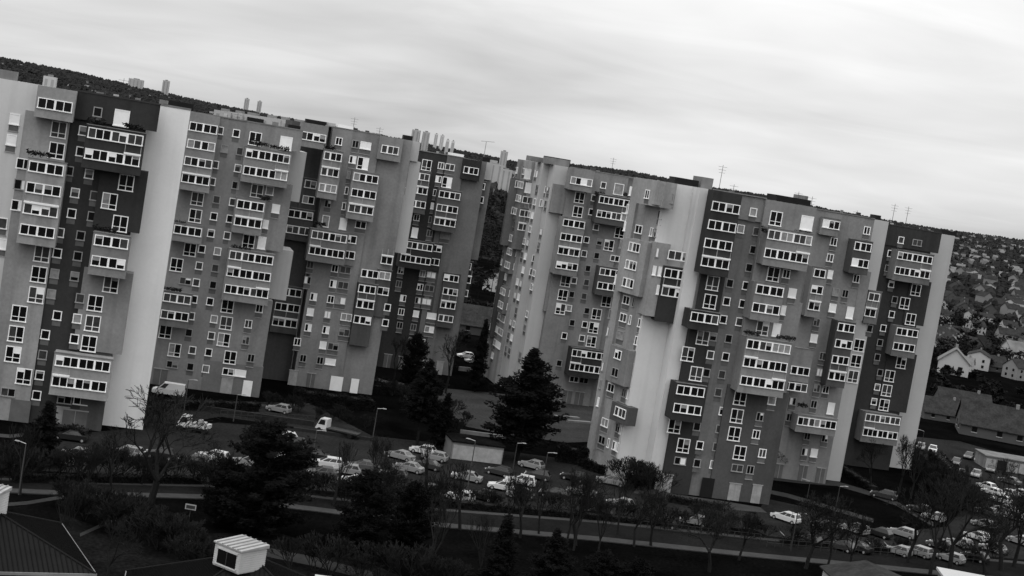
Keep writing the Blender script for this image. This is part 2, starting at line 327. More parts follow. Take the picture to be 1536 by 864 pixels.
B.win('F 383 206 dd;B 429 214 w;F 385 289 gg;H 404 290 c;H 413 317.5 w;H 396 341 w;F 373 361 dd;X 392.5 365.4 w;F 340.8 462 dd;N 388 469 d;F 339 486 gg;N 372 489 g;F 335 512.5 cd;N 367.6 517.8 g;F 344.7 539.6 dd;N 375.3 544 d;V 342 559.7 d;V 360 562 w', .07)
B.door(238, 580, 2.2, 2.6, 'spandrel', 0); B.door(337, 596, 1.9, 2.7, 'door_light', .07); B.door(368, 600, 1.5, 2.6, 'shutter_white', .07, False)
B.roofcap(262, 330, 449, 233, .07, .18, 'concrete_old'); B.rooftop(384, 178, 2.6, .8, 'black_cover', 'roof_cover', -.6, 3); B.rooftop(441, 195, 2.0, .7, 'black_cover', 'roof_cover', -.6, 3)
B.plants(388, 216, 1.2, 5, 3); B.plants(420, 222, 1.2, 5, 3); B.plants(268, 334, 1.1, 4, 2.4); B.plants(362, 372, 1.1, 4, 3); B.plants(258, 434, 1.1, 5, 3); B.plants(398, 298, .5, 4, 1.6)
# ================================================================== tower C
C = Tower(278, 43.95, 'grey tower with many white blinds and narrow two-light windows, smooth pale right-hand end').start(500, 590)
C.roof = 46.2
C.zone(484, 290, 566, 235, None, None, 0, 'mid'); C.zone(425, 270, 484.2, 290, None, None, -3.2, 'slate'); C.zone(450, 470, 478, 290, 8, None, .03, 'mid', back=-1)
C.zone(566, 235, 600, 330, None, None, -.5, 'mid'); C.zone(596, 215, 631, 212, None, 0, -2.2, 'lgrey'); C.zone(590, 300, 622, 300, 1, 6, -2.6, 'lgrey', back=-10)
C.bay(470, 205, 4.8, None, 0, 'mid', 1.0); C.bay(499.4, 234.6, 3.5, 1, 3, 'mid'); C.bay(548.8, 267, 4.8, 2, 4, 'mid'); C.bay(494, 353.3, 6.8, 6, 7, 'midd', 1.4); C.bay(526, 359, 2.3, 6, 7, 'midd', .5)
C.bay(585, 224.7, 4.2, None, 0, 'mid', 1.2, -.5); C.bay(603, 251.6, 2.5, 1, 2, 'mid', .6, -2.2); C.bay(548, 456, 3.5, 9, 12, 'slate', 1.3, -.5); C.bay(577, 410, 2.6, 8, 10, 'slate', .5, -.5)
C.bay(450.8, 322, 4.8, 5, 6, 'slate', 1.2, -3.2); C.bay(434, 437.6, 4.8, 10, 12, 'slate', 1.2, -3.2); C.bay(464, 285, 3.0, 3, 4, 'slate', .5, -3.2)
C.win('L4 470 205 gddd', 1.0)
C.win('L3 499.4 234.6 gdd;L3 495 258 ggd 1;L3 491.8 281 ccc;L4 548.8 267 cddd;L4 545.7 290 d;L4 541.5 313 gggd 1', 1.3)
C.win('L6 494 353.3 ggddgg;L6 490 377.6 d 3', 1.4); C.win('L2 526 359 d;L2 523.5 381.8 d', .5)
C.win('L3 585 224.7 g', .7); C.win('L2 603.4 251.6 d;L2 600 275 cd', -1.6); C.win('L3 554.9 409.6 d;L3 550.7 432.5 d;L3 548 456 d 1;L3 543.8 478 d', .8); C.win('L2 580.5 388 d 1;L2 577.8 410 c;L2 575 433 d;S 581 461.7 d;S 578.5 481 d', .0)
C.win('L4 450.8 322 d;L4 448 346.7 gggg;L4 434 437.6 d;L4 431 462 d;L4 427 485 d 1', -2.0); C.win('L2 466 276 g;L2 462.6 299.4 cd', -2.7)
C.win('N 508 213 d;N 533 217 d;W 548 220.7 w;N 528.6 241.5 dw;F 544 246.4 dw;N 525 263.8 c;N 522 287 g;N 491 310 d;N 518 310 g;X 488 334 c;X 514.4 338 w;W 541 338 d;N 502 404.7 d;W 518 406 g;N 499.3 427.6 dw;W 514.6 428.3 g;N 495.8 450.6 d;W 510.4 452 cw;N 491 473.5 w;W 519.4 476 cc;N 488.6 496.4 dw;W 516.4 497.8 g;N 484.4 518 w;W 499.7 519.3 gd;N 480 541 d;V 495.6 542 w', 0)
C.win('N 464.6 402 g;N 461 422 wd;N 470 447 dw;N 465.3 469 w;N 462 492 dw;N 446 513 d;N 454.6 537.4 d', .03)
C.door(438.6, 570, 1.5, 2.6, 'door_light', .03); C.door(465.7, 572, 1.4, 2.5, 'spandrel', .03); C.door(504, 578, 2.2, 2.6, 'shutter_white', 0, False); C.door(531, 583, 1.4, 2.6, 'shutter_white', 0, False)
C.roofcap(487, 200, 566, 235, 0, .18); C.rooftop(474, 188, 3.6, .7, 'black_cover', 'roof_cover', -.6, 3); C.rooftop(519, 187, 2.8, .7, 'shutter_white', 'vent', -2, 2); C.rooftop(498, 184, 1.4, .7, 'metal_pale', 'vent', -2, 2); C.rooftop(613, 203, 1.6, .8, 'black_cover', 'roof_cover', -2.4, 2)
C.mast(531, 185, 2.6); C.plants(494, 222, 1.1, 4, 2); C.plants(480, 336, 1.0, 4, 2)
# ================================================================== tower D
D_ = Tower(315.5, 42.35, 'dark tower at the far end of its row, beside the narrow gap with parked cars').start(640, 570)
D_.roof = 44.6
D_.zone(560, 560, 676, 236, None, None, 0, 'dark'); D_.zone(671, 236, 697, 240, None, None, .05, 'midd'); D_.zone(640, 470, 676, 300, 5, None, .07, 'slate', back=-1)
D_.zone(697, 240, 716, 330, None, None, -.6, 'midd'); D_.zone(717, 246, 739, 247, None, 0, -2.2, 'lgrey'); D_.zone(700, 330, 727, 330, 1, 6, -2.6, 'midd', back=-10)
D_.bay(632.8, 265, 3.5, 1, 3, 'slate'); D_.bay(674.4, 293, 4.8, 2, 4, 'slate'); D_.bay(626.5, 366.7, 6.8, 6, 7, 'dark', 1.4); D_.bay(655, 373, 2.3, 6, 7, 'dark', .5); D_.bay(706.4, 257, 3.9, None, 0, 'dark', 1.2, -.6); D_.bay(720, 278.5, 2.5, 1, 2, 'slate', .6, -2.2); D_.bay(675, 436, 3.5, 8, 11, 'slate', 1.3, -.6); D_.bay(698, 416, 2.4, 7, 9, 'dark', .6, -2.0)
D_.win('L3 632.8 265 cgg;L3 630 284.7 cdd 1;L3 627 305.6 dgd;L4 674.4 293 dddg;L4 671 311.8 ggdd;L4 667.5 332 gddd 1', 1.3); D_.win('L6 626.5 366.7 ggdggd;L6 623.8 386.8 d 3', 1.4); D_.win('L2 655 373 d;L2 651.5 392.4 d', .5)
D_.win('L3 706.4 257 d', .6); D_.win('L2 720 278.5 d;L2 718 298.6 cd', -1.6); D_.win('L3 677 416 d;L3 675.8 435.4 d;L3 672.4 454.9 d 1;L3 668.9 475.7 g', .7); D_.win('L2 699.9 395.8 g;L2 699.4 416.7 d 1;L2 695 436.8 g', -1.4)
D_.win('F 639.7 248.6 gd;N 661 251.4 g;W 674.4 252.8 g;N 657 273 wg;F 670 275 dw;N 653.6 291.7 d;N 650 311 w;N 623.8 333 d;N 646.7 332.6 g;X 621.7 351 w;N 644 352 g;W 666.8 357 c;N 600.8 408 d;N 633.5 412.5 c;W 646.7 413 w;N 598 427 g;N 630 431 d;W 644 432 g;N 604.3 448.6 wd;N 627 451 dw;W 639.7 452.8 w;N 601.5 470 d;N 623.8 472 w;W 647.4 473.6 w;N 599.4 489 d;N 620 491 g;W 644 493 cw;N 616.8 511 d;W 630.7 511 g', .08)
D_.door(579, 553, 1.5, 2.7, 'spandrel', 0); D_.door(600.4, 557, 1.5, 2.6, 'spandrel', 0); D_.door(636, 560, 1.5, 2.6, 'shutter_white', .08, False); D_.door(657, 565, 1.4, 2.7, 'door_light', .08)
D_.roofcap(600, 215, 697, 240, .08, .18); D_.rooftop(686, 227, 3.0, .7, 'shutter_white', 'vent', -2, 2); D_.rooftop(729, 243, 1.6, .9, 'black_cover', 'roof_cover', -2.4, 2); D_.rooftop(736, 240, 3, .6, 'far_white', 'vent', -4, 2)
# ================================================================== tower E
E_ = Tower(299.3, 43.95, 'grey tower behind the big pine, stepped pale flank with tall blank stripes').start(860, 610)
E_.roof = 46.3
E_.zone(844, 327, 944, 262, None, None, 0, 'mid'); E_.zone(930, 262, 975, 262, None, None, -.7, 'mid')
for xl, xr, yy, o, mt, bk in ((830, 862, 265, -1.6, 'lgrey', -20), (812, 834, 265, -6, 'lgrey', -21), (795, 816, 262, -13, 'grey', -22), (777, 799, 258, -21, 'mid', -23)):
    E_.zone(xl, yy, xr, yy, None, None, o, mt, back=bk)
E_.zone(828, 300, 868, 300, 1, 2, -.4, 'mid'); E_.zone(822, 430, 868, 430, 7, 9, -.4, 'mid')
E_.bay(872, 272.6, 4.8, None, 0, 'mid'); E_.bay(924.7, 301.8, 7.5, 1, 2, 'slate', 1.4); E_.bay(853, 377.8, 4.8, 3, 6, 'mid'); E_.bay(915.7, 408, 4.8, 6, 7, 'slate'); E_.bay(883.9, 530.6, 7.5, 12, 13, 'dark', 1.4)
E_.zone(812, 375, 829, 375, 4, 6, -5.2, 'mid'); E_.zone(801, 450, 816, 450, 7, 9, -5.2, 'mid'); E_.bay(782, 300, 1.7, 0, 3, 'grey', 1.2, -21); E_.bay(776, 395, 4.2, 5, 7, 'mid', 1.4, -21); E_.bay(796, 395, 1.8, 5, 6, 'mid', 1.0, -13)
E_.bay(787, 320, 2.6, 3, 5, 'midd', 1.0, -13); E_.bay(771, 300, 2.4, 1, 5, 'midd', .8, -21); E_.bay(760, 420, 3.0, 8, 12, 'slate', .8, -21)
E_.win('L4 872 272.6 cdwc;L4 860.8 335.8 d;L4 857 355.6 d;L4 853 377.8 ddgd 1;L4 850.4 398.6 d;L4 915.7 408 gddd;L4 912 429 d', 1.3)
E_.win('L7 924.7 301.8 d;L7 921 323 dddggcc 2;L7 883.9 530.6 dgddddd;L7 880.4 552 d 3', 1.4)
E_.win('S 905 278 g;B 928 284 c;S 891 297 g;F 869 298 dd;F 866.4 318.5 dd;S 887 318.5 d;S 892.8 347.6 g;F 928.9 351 dd;S 879.6 360.4 d;S 899 364 d;F 913 369.4 gd;S 876 380.6 g;S 894.9 384 d;V 922 389 gd;S 881.7 403.5 d;F 848 423.6 gd;S 860.8 422 g;S 879.6 423.6 g;F 843.9 443.9 dd;S 857.4 441.7 d;S 876 444.4 g;F 909.4 452.8 dd;F 840.4 464.7 dg;S 853 464 c;S 880.2 466.4 d;F 895 470 dg;S 858 484.7 d;S 877 487.5 d;F 890 493 dd;S 846.4 503.5 d;S 872.8 507.6 g;F 886.7 513 gd;S 838.8 544 d;V 875.6 571 d;V 861 569 d', .01)
E_.win('F 824.4 484 dd;F 821 505 dd;F 817.5 525.8 gg;F 825 547 gg', -1.6)
E_.win('N 821 285.6 d;N 817.8 310.6 d;N 802 391 d;N 798 412 g;N 798 516.8 dw;N 827 334 g;N 825.8 352 w;N 822.4 373 w;N 813 413 c;N 805.7 455 g;T 804.6 262.6 w;N 815 432 g;N 809 478 d;N 795 535 g;T 812 300 c', -6)
E_.win('X 791 264 w;X 792 283 w;T 800 440 c;T 796 470 g', -13); E_.win('L2 791 300.8 g;L2 787 320 g;L2 784.4 341 g 1', -12); E_.win('T 774.7 276 g;T 769 316 g;X 773 361 w;X 779 363 w;N 776 402 g', -19.4)
for x, y, w_ in ((823, 592, 1.8), (832, 594, 1.3), (850, 598, 1.9), (868, 601, 1.8)): E_.door(x, y, w_, 2.6, 'spandrel', 0)
er = random.Random(8)
for xl, yy, o, bk, cols in ((830, 265, -1.6, -6, ((2.2, 'W', (1, 2, 4, 5, 7, 8, 10, 11, 13)),)), (812, 265, -6, -13, ((1.9, 'W', range(1, 14)), (5.0, 'W', (0, 2, 3, 5, 6, 8, 9, 11, 12, 13)))), (795, 262, -13, -21, ((2.6, 'L4', (1, 2, 3, 5, 6, 7, 9, 10, 11, 12, 13)), (6.2, 'W', range(0, 15)))), (777, 258, -21, -23, ((1.1, 'N', range(0, 14)),))):
    pl = E_.pl.off(o); u, _ = pl.hit(xl, yy); c0 = pl.pt(u, 0); sp_ = Plane(c0, TH-math.pi/2)
    for s0, t, rows in cols:
        for r in rows: add_window(t, E_.root, E_.org, sp_.pt(-s0, E_.zr(r)), sp_.ang, er.choice(('d', 'g', 'dc', 'w', 'd')))
    if o < -10:
        for a_, b_, r0, r1 in (((.5, 4.9, 1, 3), (.5, 4.9, 5, 7), (.5, 4.9, 9, 10)) if o == -13 else ()):
            E_.slab(-b_, -a_, .9, -.3, E_.zr(r1)-1.6, E_.zr(r0)+1.1, 'midd', 'bay', sp_)
            for r in range(r0, r1+1): add_window('L4', E_.root, E_.org, sp_.pt(-(a_+b_)/2, E_.zr(r), .9), sp_.ang, er.choice(('d', 'g', 'dgcd')))
E_.roofcap(844, 327, 975, 262, .01, .18); E_.rooftop(838, 243, 4.5, 1.3, 'concrete_old', 'lift_housing', -3, 4); E_.rooftop(838, 241, 4.9, 1.5, 'black_cover', 'roof_cover', -7.5, 3); E_.rooftop(806, 245, 3.5, 1.0, 'concrete_old', 'vent', -8, 3)
E_.mast(918, 252, 3.6); E_.plants(900, 291, 1.1, 4, 2); E_.plants(943, 293, 1.1, 5, 2)
# ================================================================== tower F
Fm = Tower(223, 44.0, 'largest tower of its row, black-banded corner loggias, broad white side wall and windowed left flank').start(1060, 740)
Fm.roof = 46.3; Fm2 = Fm
Fm.zone(1071.5, 284, 1112, 290, None, 3, .0, 'dark', zt=46.32); Fm.zone(1058, 385, 1092, 395, 4, 6, -.05, 'dark'); Fm.zone(1028, 530, 1071, 530, 7, None, -.05, 'dark', back=-2)
Fm.zone(1060, 350, 1150, 297, None, None, -.5, 'midd'); Fm.zone(1113, 290, 1150, 297, None, 0, -.2, 'mid', zt=46.33)
Fm.zone(1095, 560, 1172, 655, 10, None, -.15, 'slate', back=-14)
Fm.zone(1050, 283, 1072, 284, None, None, -1.0, 'pale', back=-19); Fm.zone(990, 330, 1052, 284, None, None, -4, 'pale')
Fm.bay(1088.6, 311.7, 4.5, None, 3, 'dark', 1.0); Fm.bay(1056.8, 477, 4.8, 6, 6, 'dark', 1.2); Fm.bay(1036, 585.7, 4.8, 10, 11, 'dark', 1.2)
Fm.bay(1017, 412, 4.8, 4, 6, 'dark', 1.8, -4)
Fm.win('L4 1088.6 311.7 d;L4 1083 339.4 d;L4 1077.5 365.8 d;L4 1072.8 394 d 1', 1.0); Fm.win('L4 1056.8 477 dddg;L4 1036 585.7 d;L4 1031 613.5 d', 1.2); Fm.win('L4 1022.6 385 g;L4 1017 412 d;L4 1013 440 gddg 1', -2.2)
Fm.win('S 1110.8 344 c;S 1134.4 348.5 g;S 1129.6 375.6 d;S 1123.5 402.6 d;S 1094.3 427 d;S 1118.6 430 d;S 1089.4 454 d;S 1113.8 456.8 d;S 1084.6 479.7 d;S 1109 482.5 g;S 1092.4 510 d;S 1088 536.5 d;S 1082 565.6 g;S 1077 589.9 g;S 1083.5 619 d;S 1078.6 645.4 g;S 1073.8 672.6 g;S 1069.6 699.7 c', -.5)
Fm.win('S 1129.6 319 c', -.2); Fm.win('F 1068 429.7 gg;F 1064.4 454.7 dd;F 1053.5 510 gg;S 1069.4 506.7 d;F 1031 534.4 gd;S 1065.3 533 g;F 1043 567 gg;S 1059 562.8 d;F 1011 642 dd;S 1044.6 643 d;F 1024.4 671 dd;S 1049.4 668.5 d;V 1019.6 694 dw;S 1045.3 695.6 dw', -.05)
Fm.door(998, 730, 1.8, 2.7, 'door_light', -.05); Fm.door(1060, 735, 2.0, 3.0, 'black_cover', -.15, False); Fm.door(1100, 745, 1.9, 2.6, 'door_light', -.15); Fm.door(1133, 748, 1.5, 2.8, 'door_light', -.15)
Fm.win('F 1109.4 600.8 dd;F 1104.6 627 dg;F 1100.4 655 dd;F 1108.6 683.8 dd;V 1105 706 g;N 1139 628.6 d;N 1133 657 d;N 1142.6 684.4 g;N 1124.6 708 d;H 1156.7 606 c', -.15)
# middle section with the wide loggias, a little further back along the row
Fm.zone(1150, 297, 1222, 330, None, 9, .35, 'mid', zt=46.25); Fm.zone(1140, 500, 1196, 500, 5, 9, .36, 'mid')
Fm.bay(1185, 355.6, 7.2, 1, 2, 'mid', 1.7); Fm.bay(1154.7, 435, 4.7, 4, 5, 'mid', 1.6); Fm.bay(1153, 519.6, 7.4, 7, 9, 'mid', 1.7)
Fm.win('L7b 1185 355.6 ggccggc;L7b 1179.7 383 d 2;L7b 1153 519.6 ddgdccc;L7b 1148 546 d 3;L7b 1143.5 573.8 d 2', 1.7); Fm.win('L4 1154.7 435 d;L4 1149 461.7 dggd', 1.6)
Fm.win('F 1163.6 328 dd;B 1210 335 w;F 1159.6 413 dd;N 1179 413 d;H 1187.8 442.8 w;H 1172 468 w;F 1143 495 gg;X 1164 498 w', .37)
Fm.rooftop(1190, 304, 5.6, .9, 'black_cover', 'roof_cover', -.4, 4); Fm.rooftop(1061, 272, 1.9, 1.7, 'concrete_old', 'lift_housing', -5, 4); Fm.rooftop(1030, 275, 3.8, 1.0, 'black_cover', 'roof_cover', -4.6, 3); Fm.rooftop(1205, 296, 1.6, 1.5, 'concrete_old', 'vent', -5, 2)
Fm.roofcap(1071.5, 284, 1150, 297, 0, .16); Fm.mast(1080, 275, 4.2); Fm.mast(1100, 285, 1.6); Fm.mast(1218, 300, 1.8)
Fm.plants(1152, 346, 1.4, 4, 2); Fm.plants(1203, 350, 1.4, 5, 2.4); Fm.plants(1128, 500, 1.4, 4, 2.4); Fm.plants(1180, 507, 1.4, 5, 3)
# left flank, at an angle to the front
pw = Fm.pl.off(-4.1); uL, _ = pw.hit(992, 330); q0 = pw.pt(uL, 0)
d0 = math.atan2(q0.x, q0.y); a0 = math.radians(34)
dirv = Vector((-math.sin(a0-d0), math.cos(a0-d0), 0))          # runs back and to the left
FL = Plane(q0+dirv*24, math.atan2(-dirv.y, -dirv.x))
p_far = FL.pt(24-9.6, 0); Fm.diag(q0, pw.pt(uL+8, 0, -10), p_far, 46.2, 'grey')
def flank(x0, y0, x1, y1, r0, r1, o, mat, name='bay', zt=None):
    pl = FL.off(o); u0, _ = pl.hit(x0, y0); u1, _ = pl.hit(x1, y1)
    z1 = Fm.zr(r0)+1.2 if r0 is not None else 46.25
    z0 = Fm.zr(r1)-1.6 if r1 is not None else -.4
    Fm.slab(min(u0, u1), max(u0, u1), o, -.5, z0, z1, mat, name, FL)
flank(957, 290, 994, 300, None, 0, 1.6, 'grey'); Fm.zone(985, 300, 1012, 300, None, 0, -2.4, 'grey'); Fm.zone(977, 410, 999, 410, 3, 6, -2.6, 'grey'); flank(930, 385, 968, 385, 3, 5, 1.2, 'grey'); flank(912, 540, 943, 540, 9, 10, 1.2, 'mid'); flank(916, 615, 942, 620, 12, 12, 1.2, 'slate')
flank(940, 330, 950, 330, None, None, .45, 'grey', 'wall')
Fm.win('N 971 292 d', 1.6, FL); Fm.win('T 995 297 c;T 1007 302 c', -2.4); Fm.win('N 990 323.5 d;N 984 351 d;N 965.7 458 d;N 960.8 485 d;N 955.4 512.5 d;N 951 539 d;T 942 593 w;T 930 650 c;T 926 680 c', .02, FL); Fm.win('L3 952 369 cgd;L3 947 395.7 cgd;L3 942.8 422 gcd;Q 928 528 d;Q 923.5 554 d;L3 931 616 g', 1.2, FL); Fm.win('T 981 408 w;T 989 410 w;T 986 441 w;T 985 384 w', -2.6)
Fm.win('T 944 297 w;T 940 322 c;T 936 348 w;T 930 375 c;T 922 430 w;T 917 460 g;T 913 490 w;T 905 545 w;T 901 575 c;T 897 605 w', .45, FL)
for u_, t, rows in ((22.2, 'N', (2, 3, 4, 9, 11, 12, 13, 14)), (18.4, 'W', (2, 6, 7, 8, 11, 13, 14)), (20.4, 'T', (6, 7, 9, 10, 12, 14))):
    for r in rows: add_window(t, Fm.root, Fm.org, FL.pt(u_, Fm.zr(r), .02), FL.ang, wrng.choice(('d', 'g', 'c', 'd', 'dw')))
# ================================================================== tower F2 (back section of the same row)
H_ = Tower(246.8, 44.0, 'grey tower with one low wide loggia bay, between the large tower and a white strip').start(1210, 720)
H_.roof = 46.1
H_.zone(1190, 310, 1312, 330, None, None, 0, 'mid'); H_.zone(1150, 640, 1220, 330, 9, None, .01, 'mid', back=-1); H_.zone(1294, 330, 1333, 335, None, None, -4, 'lgrey'); H_.zone(1290, 420, 1304, 425, 3, 5, .05, 'mid'); H_.zone(1262, 500, 1278, 500, 6, 9, .05, 'mid')
H_.bay(1246, 335, 3.4, 0, 0, 'mid', .8); H_.bay(1295, 367, 3.4, 1, 2, 'slate', 1.3); H_.bay(1226, 431.5, 2.8, 3, 5, 'mid', 1.0); H_.bay(1265, 512, 3.4, 6, 9, 'slate', 1.3); H_.bay(1195, 562, 4.6, 8, 9, 'mid', 1.2); H_.bay(1226.4, 628.5, 7.3, 12, 12, 'mid', 1.5); H_.bay(1311, 450, 2.5, 4, 5, 'midd', .5, -4)
H_.win('L3 1247 335 wdd', .8); H_.win('L3 1295 367 d;L3 1290.7 392 wdd;L3 1270 487.8 d;L3 1266 512 d;L3 1261 536.8 d;L3 1256 560.4 d 1', 1.3); H_.win('L2 1230 407 d;L2 1226 431.5 d;L2 1221.7 455 d 1', 1.0); H_.win('L4 1197 550 d;L4 1193.5 574.4 gdd', 1.2); H_.win('L7b 1226.4 628.5 dggcddd', 1.5); H_.win('L2 1311 444.7 g;L2 1305.7 466 d 1', -3.5)
H_.win('N 1250.5 361.8 d;N 1245.7 383 g;H 1244 410 w;N 1300 347 dg;N 1284.4 417.6 d;N 1253.6 437 c;N 1268 439 d;H 1248.8 461.4 w;X 1275 468 w;N 1225 482 g;H 1221 506 w;N 1203 529 g;N 1233.9 533 g;N 1229.7 557 w;N 1225.6 580.6 g;N 1238.8 582 d;N 1189.4 600 wd;N 1220.7 605.6 d;X 1246.4 611 w;N 1184.7 623 d;N 1211 652.8 d;N 1237.5 655.6 d;N 1207.6 674.3 dw;H 1221.5 676.4 w', .06)
H_.win('F 1289.4 512.5 dd;F 1285 534.7 dd;F 1281 555.6 gg;S 1305 489 d', -4)
H_.door(1204, 710, 1.5, 2.7, 'spandrel', .02); H_.door(1230, 713, 1.5, 2.6, 'spandrel', .02); H_.door(1168, 706, 1.4, 2.4, 'spandrel', .02)
H_.roofcap(1190, 310, 1312, 330, .06, .16); H_.rooftop(1317, 326, 1.1, .8, 'black_cover', 'roof_cover', -4.6, 2); H_.mast(1337, 338, 3.4, -4); H_.mast(1358, 338, 3.4, -6); H_.plants(1207, 537, .6, 4, 1.4); H_.plants(1203, 608, 1.0, 4, 1.6)
# ================================================================== tower G
G = Tower(269, 43.2, 'black-fronted tower with pale end wall at the outer end of its row').start(1330, 710)
G.roof = 45.6
G.zone(1322, 345, 1400, 355, None, None, -.1, 'dark'); G.zone(1322, 345, 1412, 355, 0, 0, .1, 'dark', zt=45.62); G.zone(1365, 426, 1397, 426.4, 3, 5, .1, 'dark'); G.zone(1330, 540, 1375, 536.5, 8, 11, .1, 'dark'); G.zone(1280, 500, 1330, 345, None, None, -.6, 'slate')
G.zone(1380, 358, 1432, 358, None, None, -4, 'lgrey')
G.bay(1373, 384.6, 7.5, 1, 2, 'midd', 1.4); G.bay(1361, 497, 4.8, 6, 7, 'midd', 1.3); G.bay(1324.7, 625.8, 7.5, 12, 13, 'midd', 1.4)
G.win('L7 1373 384.6 d;L7 1368.9 406.8 d 2;L7 1324.7 625.8 g;L7 1320.6 649.4 d 3', 1.4); G.win('L4 1361 497 d;L4 1356 519 d', 1.3)
G.win('S 1351.5 359.6 g;V 1375.8 363 g;S 1335.6 379.7 d;S 1331.4 402.6 g;S 1337 425.5 d;F 1373.5 436 dd;S 1342 449 d;F 1356.8 454.9 dd;S 1337.4 471.5 d;F 1365.8 479 dd;S 1324.9 491.7 d;S 1320 513 d;S 1316 535 d;F 1351 547 dd;S 1320 558.8 d;F 1334 565 gd;S 1316 580 g;F 1329.9 585.8 gg;S 1311 601.8 d;F 1326 607 dd', .1)
G.win('S 1332 356 c;S 1319.6 422.8 c;S 1322 446 d;S 1318 468 c;S 1300.6 511 d;S 1297.8 532.6 d;S 1293 555 g;S 1295.8 577.5 g;S 1284.7 598 d;S 1281 620 d;F 1262.5 641.7 dd;S 1276.4 641.7 d;T 1272 664 c', -.6)
G.door(1268, 695, .9, 2.6, 'door_light', -.6); G.door(1300, 700, 3.0, 3.0, 'black_cover', -.5, False)
G.roofcap(1322, 345, 1412, 355, .1, .2, 'metal_dark'); G.rooftop(1423, 352, 3.2, .8, 'black_cover', 'roof_cover', -4.6, 3)

vr = random.Random(3)
for T, xs in ((A, (125, 235)), (B, (300, 440)), (C, (490, 560)), (D_, (630, 690)), (E_, (860, 960)), (Fm, (1080, 1215)), (H_, (1215, 1305)), (G, (1335, 1405))):
    for i in range(5):
        T.rooftop(vr.uniform(*xs), 300, vr.uniform(.3, 1.1), vr.uniform(.3, .8), vr.choice(('metal_mid', 'concrete_old', 'metal_dark', 'metal_pale')), 'vent', -vr.uniform(3, 14), vr.uniform(.4, 1.2))
    T.mast(vr.uniform(*xs), 300, vr.uniform(1.2, 2.4), -vr.uniform(3, 9))
# ================================================================== terrain and sheets
crest = [(-700,-30),(-400,20),(-200,48),(0,84),(100,103),(200,126),(300,149),(420,173),(520,190),(620,210),(700,225),(780,241),(850,243),(950,255),(1050,276),(1150,291),(1300,321),(1400,338),(1536,356),(1750,395),(2100,450)]
CR = 2600.0
def crest_h(az):
    pts = crest_h.t
    if az <= pts[0][0]: return pts[0][1]
    for (a0, h0), (a1, h1) in zip(pts, pts[1:]):
        if az <= a1: return h0+(h1-h0)*(az-a0)/(a1-a0)
    return pts[-1][1]
crest_h.t = []
for x, y in crest:
    p = at_range(x, y, CR); crest_h.t.append((math.atan2(p.x, p.y), p.z-9))
crest_h.t.sort()
def terrain_z(x, y):
    r = math.hypot(x, y); az = math.atan2(x, y)
    if abs(az) > 1.2: return 0.0
    h = crest_h(max(-.45, min(.45, az))); k = max(0, min(1, (1.2-abs(az))/.6))
    t = max(0.0, min(1.0, (r-620)/(CR-620))); t = t*t*(3-2*t)
    return h*t*k-(max(0, r-CR)*.02)
rs = [0, 40, 80, 120, 160, 200, 240, 280, 320, 360, 420, 500, 600]+[700+100*i for i in range(20)]+[2900, 3600, 6000]
azs = [math.radians(a) for a in list(range(-180, -40, 10))+[-40+.8*i for i in range(100)]+list(range(40, 180, 10))]
v = []; f = []
for r in rs:
    for a in azs: x, y = r*math.sin(a), r*math.cos(a); v.append((x, y, terrain_z(x, y)))
na = len(azs)
for i in range(len(rs)-1):
    for j in range(na): f.append((i*na+j, i*na+(j+1)%na, (i+1)*na+(j+1)%na, (i+1)*na+j))
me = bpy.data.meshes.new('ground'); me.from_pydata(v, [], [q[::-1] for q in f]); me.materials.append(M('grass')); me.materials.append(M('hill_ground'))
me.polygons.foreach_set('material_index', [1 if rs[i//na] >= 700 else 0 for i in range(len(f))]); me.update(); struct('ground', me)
def sheet(name, px, z, mat, h=0.0):
    pts = [ground(x, y) for x, y in px]
    if sum(a.x*b.y-b.x*a.y for a, b in zip(pts, pts[1:]+pts[:1])) < 0: pts.reverse()
    b = MB()
    if h > 0: b.hexa([Vector((p.x, p.y, -.05)) for p in pts], [Vector((p.x, p.y, h)) for p in pts], mat)
    else: b.poly([Vector((p.x, p.y, z)) for p in pts], mat)
    return struct(name, b.mesh(name))
up = [(-140,716),(95,726),(317,732),(470,748),(650,767),(900,786),(1120,809),(1340,830),(1700,862)]; lo = [(-140,727),(95,737),(317,743),(470,761),(650,784),(900,806),(1120,829),(1340,850),(1700,886)]
sheet('road', up+lo[::-1], .012, 'asphalt_road')
def band(name, line, w0, w1, mat, h=0.0, z=.02):
    return sheet(name, [(x, y+w0) for x, y in line]+[(x, y+w1) for x, y in line[::-1]], z, mat, h)
band('pavement', lo, .3, 6.5, 'paving', .12); band('kerb', up, -3.6, -.3, 'kerb_stone', .13); band('verge', up, -8, -3.8, 'soil', 0, .01)
sheet('courtyard', [(590,572),(640,580),(745,590),(860,603),(910,608),(900,662),(850,664),(760,652),(700,640),(660,618),(610,600)], .016, 'asphalt_pale')
sheet('car_park', [(60,655),(230,640),(330,634),(520,650),(690,668),(860,690),(1010,742),(1130,770),(1150,795),(980,785),(700,752),(470,735),(280,720),(60,706)], .008, 'asphalt')
sheet('car_park', [(1150,748),(1205,760),(1330,800),(1420,790),(1460,750),(1380,680),(1372,655),(1440,662),(1536,690),(1620,700),(1660,860),(1440,838),(1300,826),(1170,812),(1120,790)], .008, 'asphalt')
sheet('lane', [(185,640),(300,600),(420,604),(470,608),(560,655),(620,672),(560,672),(440,640),(330,625),(240,640)], .006, 'asphalt')
sheet('pavement', [(960,728),(1010,742),(1080,752),(1140,762),(1150,770),(1080,764),(1000,752),(950,740)], 0, 'paving', .12)
band('footpath', [(1148,712),(1200,718),(1255,722),(1300,735),(1345,752),(1400,783)], 0, 7, 'paving_dull', 0, .012); band('footpath', [(1146,733),(1180,740),(1240,757),(1310,778)], 0, 6, 'paving_dull', 0, .012)
